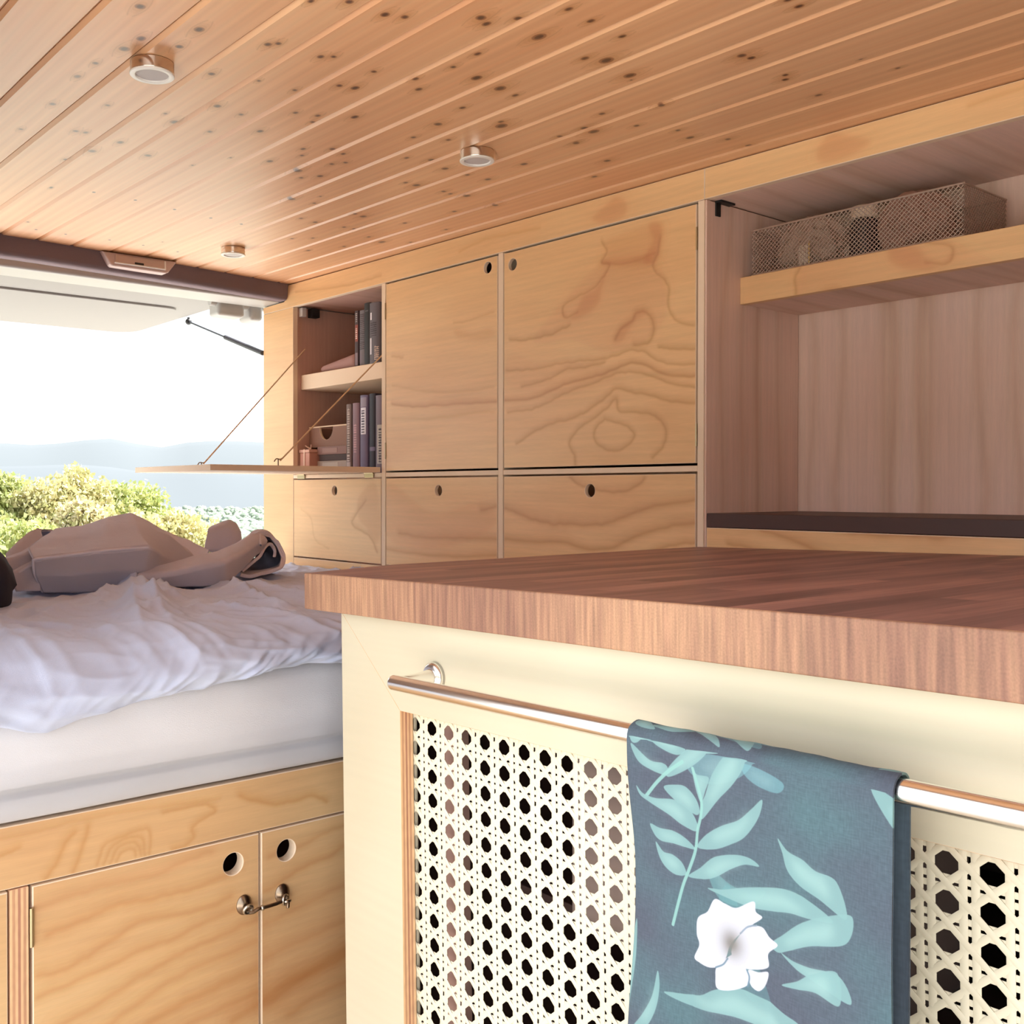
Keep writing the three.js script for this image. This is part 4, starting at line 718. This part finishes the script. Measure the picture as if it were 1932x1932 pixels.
    part('rim', merge([box(1.7555, 1.7645, y + 0.0622, y + 0.066, -2.8, -2.742, 0.0008), box(1.7555, 1.7645, y + 0.0622, y + 0.066, -2.66, -2.574, 0.0008), box(1.7555, 1.7595, y + 0.0622, y + 0.066, -2.742, -2.66, 0.0008)]), w, t);
    part('side_board', box(1.7645, 1.9, y, y + 0.062, -2.8, -2.794, 0.0008), m, t); part('side_board', box(1.7645, 1.9, y, y + 0.062, -2.58, -2.574, 0.0008), m, t);
    part('back_board', box(1.894, 1.9, y, y + 0.062, -2.794, -2.58, 0.0008), m, t); part('floor_board', box(1.764, 1.894, y, y + 0.005, -2.794, -2.58, 0.0008), m, t);
  }
  {
    const t = thing('gift_box', 'small salmon pink box with a ribbon, beside the lying books', 'box', [1.745, S0, -2.772]);
    part('body', box(1.722, 1.77, S0, S0 + 0.07, -2.803, -2.744, 0.003), cover([206, 150, 134]), t);
    part('lid', box(1.72, 1.772, S0 + 0.07, S0 + 0.08, -2.8045, -2.7425, 0.002), cover([222, 172, 154]), t);
    part('ribbon', merge([box(1.7195, 1.7215, S0, S0 + 0.081, -2.776, -2.769, 0.0005), tube([[1.745, S0 + 0.08, -2.772], [1.735, S0 + 0.094, -2.79], [1.745, S0 + 0.084, -2.772], [1.735, S0 + 0.096, -2.755], [1.745, S0 + 0.08, -2.772]], 0.0018, 40, 6)]), cover([236, 200, 180]), t);
  }
  {
    const g = new RoundedBoxGeometry(0.13, 0.045, 0.2, 8, 0.02), p = g.attributes.position;
    for (let i = 0; i < p.count; i++) { const k = smooth(p.getZ(i), -0.105, -0.03); p.setY(i, (p.getY(i) + 0.0225) * (0.4 + 0.6 * k) - 0.0225 + 0.003 * N(p.getX(i) * 30, p.getZ(i) * 20, 2)); }
    g.computeVertexNormals(); g.translate(1.81, S1 + 0.0225, -2.625);
    solo('folded_cloth', g, mat({ color: rgb(176, 138, 134), roughness: 0.95 }), 'folded dusty pink cloth lying on the upper bay shelf', 'cloth');
  }
}
// ------------------------------------------------------------------ wire basket on the shelf of the open unit
{
  const y = 0.4358, z0 = -1.214, z1 = -0.8, x0 = 1.822, x1 = 1.99, h = 0.092, list = [];
  const t = thing('wire_basket', 'dark wire mesh basket of small packets on the open unit shelf', 'basket', [(x0 + x1) / 2, y, (z0 + z1) / 2]);
  const wire = mat({ color: rgb(186, 162, 148), metalness: 0.5, roughness: 0.35 }), p = 0.0085;
  const seg = (a, b) => list.push(rod(a, b, 0.00085, 4));
  const L = z1 - z0;
  for (let k = -h; k < L; k += p) { const a = Math.max(0, k), b = Math.min(L, k + h); if (b - a < 0.004) continue; for (const X of [x0, x1]) { seg([X, y + a - k, z0 + a], [X, y + b - k, z0 + b]); seg([X, y + h - (a - k), z0 + a], [X, y + h - (b - k), z0 + b]); } }
  const Wd = x1 - x0;
  for (let k = -h; k < Wd; k += p) { const a = Math.max(0, k), b = Math.min(Wd, k + h); if (b - a < 0.004) continue; for (const Z of [z0, z1]) { seg([x0 + a, y + a - k, Z], [x0 + b, y + b - k, Z]); seg([x0 + a, y + h - (a - k), Z], [x0 + b, y + h - (b - k), Z]); } }
  const mesh = part('wire_mesh', merge(list), wire, t); mesh.userData.kind = 'stuff';
  for (const yy of [y + 0.002, y + h]) part('rim', merge([rod([x0, yy, z0], [x0, yy, z1], 0.002), rod([x1, yy, z0], [x1, yy, z1], 0.002), rod([x0, yy, z0], [x1, yy, z0], 0.002), rod([x0, yy, z1], [x1, yy, z1], 0.002)]), wire, t);
  part('tray_floor', box(x0, x1, y, y + 0.002, z0, z1, 0.0008), wire, t);
  const crumple = (rx, ry, rz, cx, cz, col, name, label, cat, top = y + 0.0022) => {
    const g = new THREE.IcosahedronGeometry(1, 14), q = g.attributes.position;
    for (let i = 0; i < q.count; i++) { const X = q.getX(i), Y = q.getY(i), Z = q.getZ(i), k = 1 + 0.16 * (1 - 2.5 * Math.abs(N(X * 2.2, Y * 2.2, Z * 2.2 + cz * 9))); q.setXYZ(i, X * k * rx, Math.max(-0.85, Y * k) * ry, Z * k * rz); }
    g.computeVertexNormals(); solo(name, g.translate(cx, top + 0.85 * ry, cz), mat({ color: rgb(...col), roughness: 0.75, flatShading: false }), label, cat);
  };
  crumple(0.05, 0.056, 0.062, 1.89, -1.12, [188, 160, 142], 'paper_bag', 'crumpled beige paper bag in the wire basket', 'bag');
  crumple(0.045, 0.03, 0.035, 1.93, -1.03, [206, 186, 172], 'cloth_pouch', 'pale cloth pouch behind the paper bag in the basket', 'pouch');
  const jar = thing('glass_jar', 'dark jar with a cream lid standing in the wire basket', 'jar', [1.875, y + 0.0022, -1.005]);
  part('body', lathe([[0, 0], [0.024, 0], [0.027, 0.006], [0.027, 0.07], [0.022, 0.078], [0, 0.078]], 32).translate(1.875, y + 0.0022, -1.005), mat({ color: rgb(52, 42, 46), roughness: 0.2 }), jar);
  part('lid', lathe([[0, 0.0785], [0.024, 0.0785], [0.0245, 0.08], [0.0245, 0.1], [0.0235, 0.102], [0, 0.102]], 32).translate(1.875, y + 0.0022, -1.005), mat({ color: rgb(236, 214, 190), roughness: 0.6 }), jar);
  const pk = thing('small_packet', 'small cream packet at the front of the wire basket', 'packet', [1.834, y + 0.0022, -1.105]);
  part('body', box(1.828, 1.84, y + 0.0022, y + 0.045, -1.116, -1.094, 0.003), mat({ color: rgb(214, 196, 178), roughness: 0.7 }), pk);
  part('yellow_tab', box(1.8272, 1.8282, y + 0.004, y + 0.05, -1.0935, -1.09, 0.0004), mat({ color: rgb(210, 170, 96), roughness: 0.7 }), pk);
  crumple(0.05, 0.06, 0.06, 1.9, -0.92, [170, 128, 112], 'snack_bag', 'shiny reddish snack bag at the right of the wire basket', 'bag');
}

// ------------------------------------------------------------------ tailgate, strut and latch housing
{
  const y = 0.636, t = thing('tailgate', 'raised white tailgate of the van seen from below', 'van door', [1.14, y, -3.5]);
  const rr = (x0, x1, z0, z1, r) => { const s = new THREE.Shape(); s.moveTo(x0 + r, z0); s.lineTo(x1 - r, z0); s.quadraticCurveTo(x1, z0, x1, z0 + r); s.lineTo(x1, z1 - r); s.quadraticCurveTo(x1, z1, x1 - r, z1); s.lineTo(x0 + r, z1); s.quadraticCurveTo(x0, z1, x0, z1 - r); s.lineTo(x0, z0 + r); s.quadraticCurveTo(x0, z0, x0 + r, z0); return s; };
  const flat = (s, d, b, yy) => { const g = new THREE.ExtrudeGeometry(s, { depth: d - 2 * b, bevelEnabled: true, bevelThickness: b, bevelSize: b, bevelOffset: -b, bevelSegments: 4, curveSegments: 16 }); return uvBox(g.translate(0, 0, b).rotateX(-Math.PI / 2).translate(0, yy, 0)); };
  part('door_shell', flat(rr(0.58, 1.67, 3.06, 4.03, 0.12), 0.05, 0.018, y + 0.006), M.trim, t);
  part('trim_panel', flat(rr(0.7, 1.56, 3.33, 3.66, 0.06), 0.014, 0.003, y - 0.002), M.trim, t);
  for (const x of [0.66, 1.55]) { const h = part('hinge', merge([box(x, x + 0.1, 0.575, 0.65, -3.1, -3.03, 0.012), box(x + 0.12, x + 0.17, 0.57, 0.63, -3.12, -3.03, 0.014), rod([x - 0.02, 0.62, -3.05], [x + 0.18, 0.62, -3.05], 0.014)]), M.paint, t); }
  const s = thing('gas_strut', 'thin black gas strut holding the tailgate open', 'strut', [1.69, 0.45, -3.0]);
  const a = [1.67, 0.626, -3.5], b = [1.7, 0.459, -3.0], at = (k) => a.map((v, i) => lerp(v, b[i], k));
  part('piston_rod', rod(a, at(0.56), 0.0036, 12), mat({ color: rgb(90, 92, 100), metalness: 0.7, roughness: 0.4 }), s);
  part('cylinder', rod(at(0.52), b, 0.0085, 16), mat({ color: rgb(60, 58, 66), roughness: 0.45 }), s);
  part('ball_joint', merge([new THREE.SphereGeometry(0.012, 16, 12).translate(...a), rod(a, [1.67, 0.642, -3.5], 0.005)]), M.black, s);
}
{
  const z = -2.752, t = thing('latch_housing', 'grey plastic latch housing set into the dark header above the tailgate', 'housing', [1.157, 0.632, z]);
  const g = new THREE.ExtrudeGeometry(new THREE.Shape([[1.05, 0.656], [1.073, 0.622], [1.08, 0.618], [1.238, 0.618], [1.246, 0.622], [1.272, 0.656]].map((p) => new THREE.Vector2(...p))), { depth: 0.028, bevelEnabled: true, bevelThickness: 0.006, bevelSize: 0.005, bevelOffset: -0.005, bevelSegments: 3 });
  part('housing_body', g.translate(0, 0.003, z - 0.02), M.greyPlastic, t);
  part('cover_plate', box(1.086, 1.232, 0.633, 0.654, z + 0.012, z + 0.018, 0.002), mat({ color: rgb(196, 170, 158), roughness: 0.5 }), t);
  part('pale_rim', merge([box(1.084, 1.234, 0.629, 0.633, z + 0.012, z + 0.02, 0.0015), box(1.23, 1.235, 0.629, 0.654, z + 0.012, z + 0.02, 0.0015)]), M.white, t);
  part('release_slot', box(1.142, 1.168, 0.6325, 0.6385, z + 0.017, z + 0.0205, 0.001), M.black, t);
}

// ------------------------------------------------------------------ outside: ground, bushes, valley trees, far ridges
{
  const gy = (x, z) => { const d = Math.max(0, Math.hypot(x, z) - 10.5); return -1.62 - 27 * (1 - Math.exp(-d / 70)) * smooth(d, 0, 25) - 0.25 * smooth(d, 0, 4); };
  const g = new THREE.RingGeometry(0.01, 1, 96, 60).rotateX(-Math.PI / 2), p = g.attributes.position;
  for (let i = 0; i < p.count; i++) { const r0 = Math.hypot(p.getX(i), p.getZ(i)), r = 40 * r0 + 3460 * Math.pow(r0, 4), a = Math.atan2(p.getZ(i), p.getX(i)), x = r * Math.cos(a), z = r * Math.sin(a); p.setXYZ(i, x, gy(x, z) + 0.05 * N(x * 0.8, z * 0.8) * (r < 30 ? 1 : 0), z); }
  g.computeVertexNormals();
  uvBy(g, (x, y, z) => [x, z]);
  const meadow = paint(512, 512, 0, 0, 64, 64, (a, b) => { const n = fbm(a * 0.25, b * 0.25, 41), m = N(a * 6, b * 6, 42), c = mix([110, 120, 98], [124, 128, 108], clamp(0.5 + 0.7 * n + 0.2 * m, 0, 1)); return c; });  // paled green, the valley haze is part of the colour
  const ground = new THREE.Mesh(g, mat({ map: meadow, roughness: 1 })); ground.name = 'ground'; ground.userData = { kind: 'structure', label: 'dry grassy ground falling away to a valley' }; ground.receiveShadow = true; scene.add(ground);

  const gravel = paint(512, 512, 0, 0, 8, 8, (a, b) => { const n = fbm(a * 1.3, b * 1.3, 51), m = N(a * 30, b * 30, 52), k = 1 + 0.1 * n + 0.12 * m; return [206 * k, 202 * k, 196 * k]; });  // pale disc, added to throw sunlight up onto the ceiling
  const pg = new THREE.CircleGeometry(10.2, 72).rotateX(-Math.PI / 2), pp = pg.attributes.position; for (let i = 1; i < pp.count; i++) { const x = pp.getX(i), z = pp.getZ(i), k = 0.8 + 0.12 * N(x * 0.4, z * 0.4, 3); pp.setXYZ(i, x * k, -1.555, z * k); } pp.setY(0, -1.555); pg.computeVertexNormals();
  const pitch = new THREE.Mesh(uvBy(pg, (x, y, z) => [x, z]), mat({ map: gravel, roughness: 1 })); pitch.name = 'bounce_ground'; pitch.userData = { kind: 'structure', label: 'pale ground disc added under the van to bounce sunlight inside' }; pitch.receiveShadow = true; scene.add(pitch);

  const leafGeo = new THREE.BufferGeometry();
  leafGeo.setAttribute('position', new THREE.Float32BufferAttribute([0, 0, 0, 0.5, 0.32, 0.08, 0, 1, 0.12, -0.5, 0.32, 0.08], 3)); leafGeo.setIndex([0, 1, 2, 0, 2, 3]); leafGeo.computeVertexNormals();
  const leafMat = new THREE.MeshPhysicalMaterial({ color: 0xffffff, roughness: 0.85, transmission: 0.5, thickness: 0, side: THREE.DoubleSide });
  const foliage = (n, lumps, size, tint) => {
    const m = new THREE.InstancedMesh(leafGeo, leafMat, n), d = new THREE.Object3D(), c = new THREE.Color();
    for (let i = 0; i < n; i++) {
      const L = lumps[Math.floor(rnd() * lumps.length)], u = 2 * rnd() - 1, a = rnd() * 6.283, r = Math.pow(rnd(), 0.28), s = Math.sqrt(1 - u * u), k = 1 + 0.18 * (rnd() - 0.5);
      d.position.set(L[0] + L[3] * r * s * Math.cos(a) * k, L[1] + L[4] * r * u * k, L[2] + L[3] * r * s * Math.sin(a) * k);
      d.rotation.set(rnd() * 6.28, rnd() * 6.28, rnd() * 6.28); d.scale.setScalar(size * (0.6 + 0.8 * rnd())); d.updateMatrix(); m.setMatrixAt(i, d.matrix);
      const q = tint(rnd()); c.setRGB(q[0] / 255, q[1] / 255, q[2] / 255, THREE.SRGBColorSpace); m.setColorAt(i, c);
    }
    m.castShadow = m.receiveShadow = true; return m;
  };
  const green = (r) => mix([150, 162, 96], [192, 190, 122], r), olive = (r) => mix([168, 168, 110], [200, 186, 136], r), beige = (r) => mix([200, 182, 150], [172, 172, 112], r);
  const bushes = [
    [2.55, -8.9, 0.17, 0.62, green, 'yellow green bush at the far left beyond the bed'], [3.05, -8.7, 0.24, 0.55, olive, 'tallest bush beyond the bed, left of the blanket peak'], [3.62, -9.1, 0.13, 0.5, green, 'rounded yellow green bush above the blanket peak'],
    [2.75, -7.6, -0.06, 0.62, beige, 'dry beige bush low in front of the taller bushes'], [3.9, -8.5, -0.16, 0.5, green, 'low bush sloping down to the valley, right of the others'], [2.2, -7.2, -0.16, 0.6, green, 'bright green bush low at the left edge of the opening'], [3.5, -7.7, -0.14, 0.55, olive, 'olive bush in front of the rounded one'],
  ];
  for (const [x, z, top, r, tint, label] of bushes) {
    const gy0 = gy(x, z), t = thing('bush', label, 'bush', [x, gy0, z], 'bushes beyond the open tailgate'), lumps = [];
    for (let k = 0; k < 16; k++) { const R = r * (0.2 + 0.34 * rnd()), a = rnd() * 6.28, q = r * 0.75 * rnd(); lumps.push([q * Math.cos(a), top - gy0 - R * 0.9 - q * 0.55 * rnd() - (k > 4 ? 0.45 * rnd() : 0), q * Math.sin(a), R, R * 0.85]); }
    lumps.push([0, (top - gy0) * 0.45, 0, r, (top - gy0) * 0.42]);
    const f = foliage(8500, lumps, 0.036, tint); f.name = 'foliage'; f.userData.kind = 'stuff'; t.add(f);
    const br = []; for (let k = 0; k < 7; k++) { const a = k * 0.9; br.push(rod([0, -0.05, 0], [r * 0.6 * Math.cos(a), (top - gy0) * (0.55 + 0.3 * rnd()), r * 0.6 * Math.sin(a)], 0.02, 6, 0.006)); }
    const bm = new THREE.Mesh(merge(br), mat({ color: rgb(92, 74, 56), roughness: 0.9 })); bm.name = 'branches'; bm.userData.kind = 'stuff'; bm.castShadow = true; t.add(bm);
  }
  // hundreds of far valley trees, a few pixels each, with distance haze mixed into their colour
  const lump = new THREE.IcosahedronGeometry(1, 2), lp = lump.attributes.position; for (let i = 0; i < lp.count; i++) { const k = 1 + 0.3 * N(lp.getX(i) * 2.3, lp.getY(i) * 2.3, lp.getZ(i) * 2.3); lp.setXYZ(i, lp.getX(i) * k, lp.getY(i) * k * 0.8 + 0.6, lp.getZ(i) * k); } lump.computeVertexNormals();
  const n = 4200, trees = new THREE.InstancedMesh(lump, mat({ color: 0xffffff, roughness: 1 }), n), d = new THREE.Object3D(), c = new THREE.Color();
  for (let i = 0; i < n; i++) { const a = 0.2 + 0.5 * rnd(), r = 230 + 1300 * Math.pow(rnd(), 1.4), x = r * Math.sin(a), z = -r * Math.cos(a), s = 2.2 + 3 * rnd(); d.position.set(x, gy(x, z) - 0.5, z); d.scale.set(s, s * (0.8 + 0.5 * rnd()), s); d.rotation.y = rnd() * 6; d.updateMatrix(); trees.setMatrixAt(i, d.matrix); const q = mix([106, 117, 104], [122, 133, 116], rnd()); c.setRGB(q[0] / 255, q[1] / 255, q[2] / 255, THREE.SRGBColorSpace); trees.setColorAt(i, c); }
  trees.name = 'valley_trees'; trees.userData = { kind: 'stuff', label: 'green trees with haze in their colour, scattered over the valley below the van', category: 'trees' }; scene.add(trees);

  const ridge = (name, label, R, pts, col) => {          // a long hill range with a crest line, front and back slopes
    const P = [], I = [], na = 90, nr = 8;
    for (let i = 0; i <= na; i++) { const a = lerp(-0.7, 1.4, i / na), tx = Math.tan(a); let e = pts[0][1]; for (let k = 0; k < pts.length - 1; k++) if (tx >= pts[k][0]) e = lerp(pts[k][1], pts[k + 1][1], clamp((tx - pts[k][0]) / (pts[k + 1][0] - pts[k][0]), 0, 1)); const crest = e * R * Math.cos(a) + R * 0.0012 * N(i * 0.9, R, 2);
      for (let j = 0; j <= nr; j++) { const k = j / nr, r = R * (0.72 + 0.56 * k), h = Math.sin(Math.min(1, k * 2) * Math.PI / 2) * (k > 0.5 ? Math.cos((k - 0.5) * Math.PI) : 1); P.push(r * Math.sin(a), -29 + (crest * (r / R > 1 ? 1 : r / R) + 29) * h, -r * Math.cos(a)); } }
    for (let i = 0; i < na; i++) for (let j = 0; j < nr; j++) { const a = i * (nr + 1) + j, b = a + nr + 1; I.push(a, b, a + 1, a + 1, b, b + 1); }
    const q = new THREE.BufferGeometry(); q.setAttribute('position', new THREE.Float32BufferAttribute(P, 3)); q.setIndex(I); q.computeVertexNormals();
    const m = new THREE.Mesh(q, mat({ color: col, roughness: 1, side: THREE.DoubleSide })); m.name = name; m.userData = { kind: 'structure', label }; scene.add(m);
  };
  ridge('mountain_ridge', 'mountain ridge along the horizon with haze in its blue colour', 2900, [[-1, 0.04], [0.2839, 0.0446], [0.3134, 0.0439], [0.3467, 0.0469], [0.3705, 0.0508], [0.3923, 0.052], [0.4062, 0.0497], [0.4434, 0.0442], [0.4733, 0.0506], [0.5104, 0.0539], [0.5625, 0.0537], [2, 0.05]], new THREE.Color(0.074, 0.085, 0.092));  // blue-grey base colour stands for aerial haze
  ridge('foothill_ridge', 'lower foothills in front of the mountain ridge with haze in their colour', 2000, [[-1, 0.02], [0.28, 0.022], [0.36, 0.026], [0.43, 0.019], [0.5, 0.028], [0.6, 0.022], [2, 0.02]], new THREE.Color(0.07, 0.081, 0.089));  // haze tinted into the base colour here too
}

// everything above was written relative to the eye: lift it so that the van floor is y = 0
for (const o of scene.children) o.position.y += EYE;
camera.position.set(0, EYE, 0);
camera.updateMatrixWorld(true);
renderer.render(scene, camera);
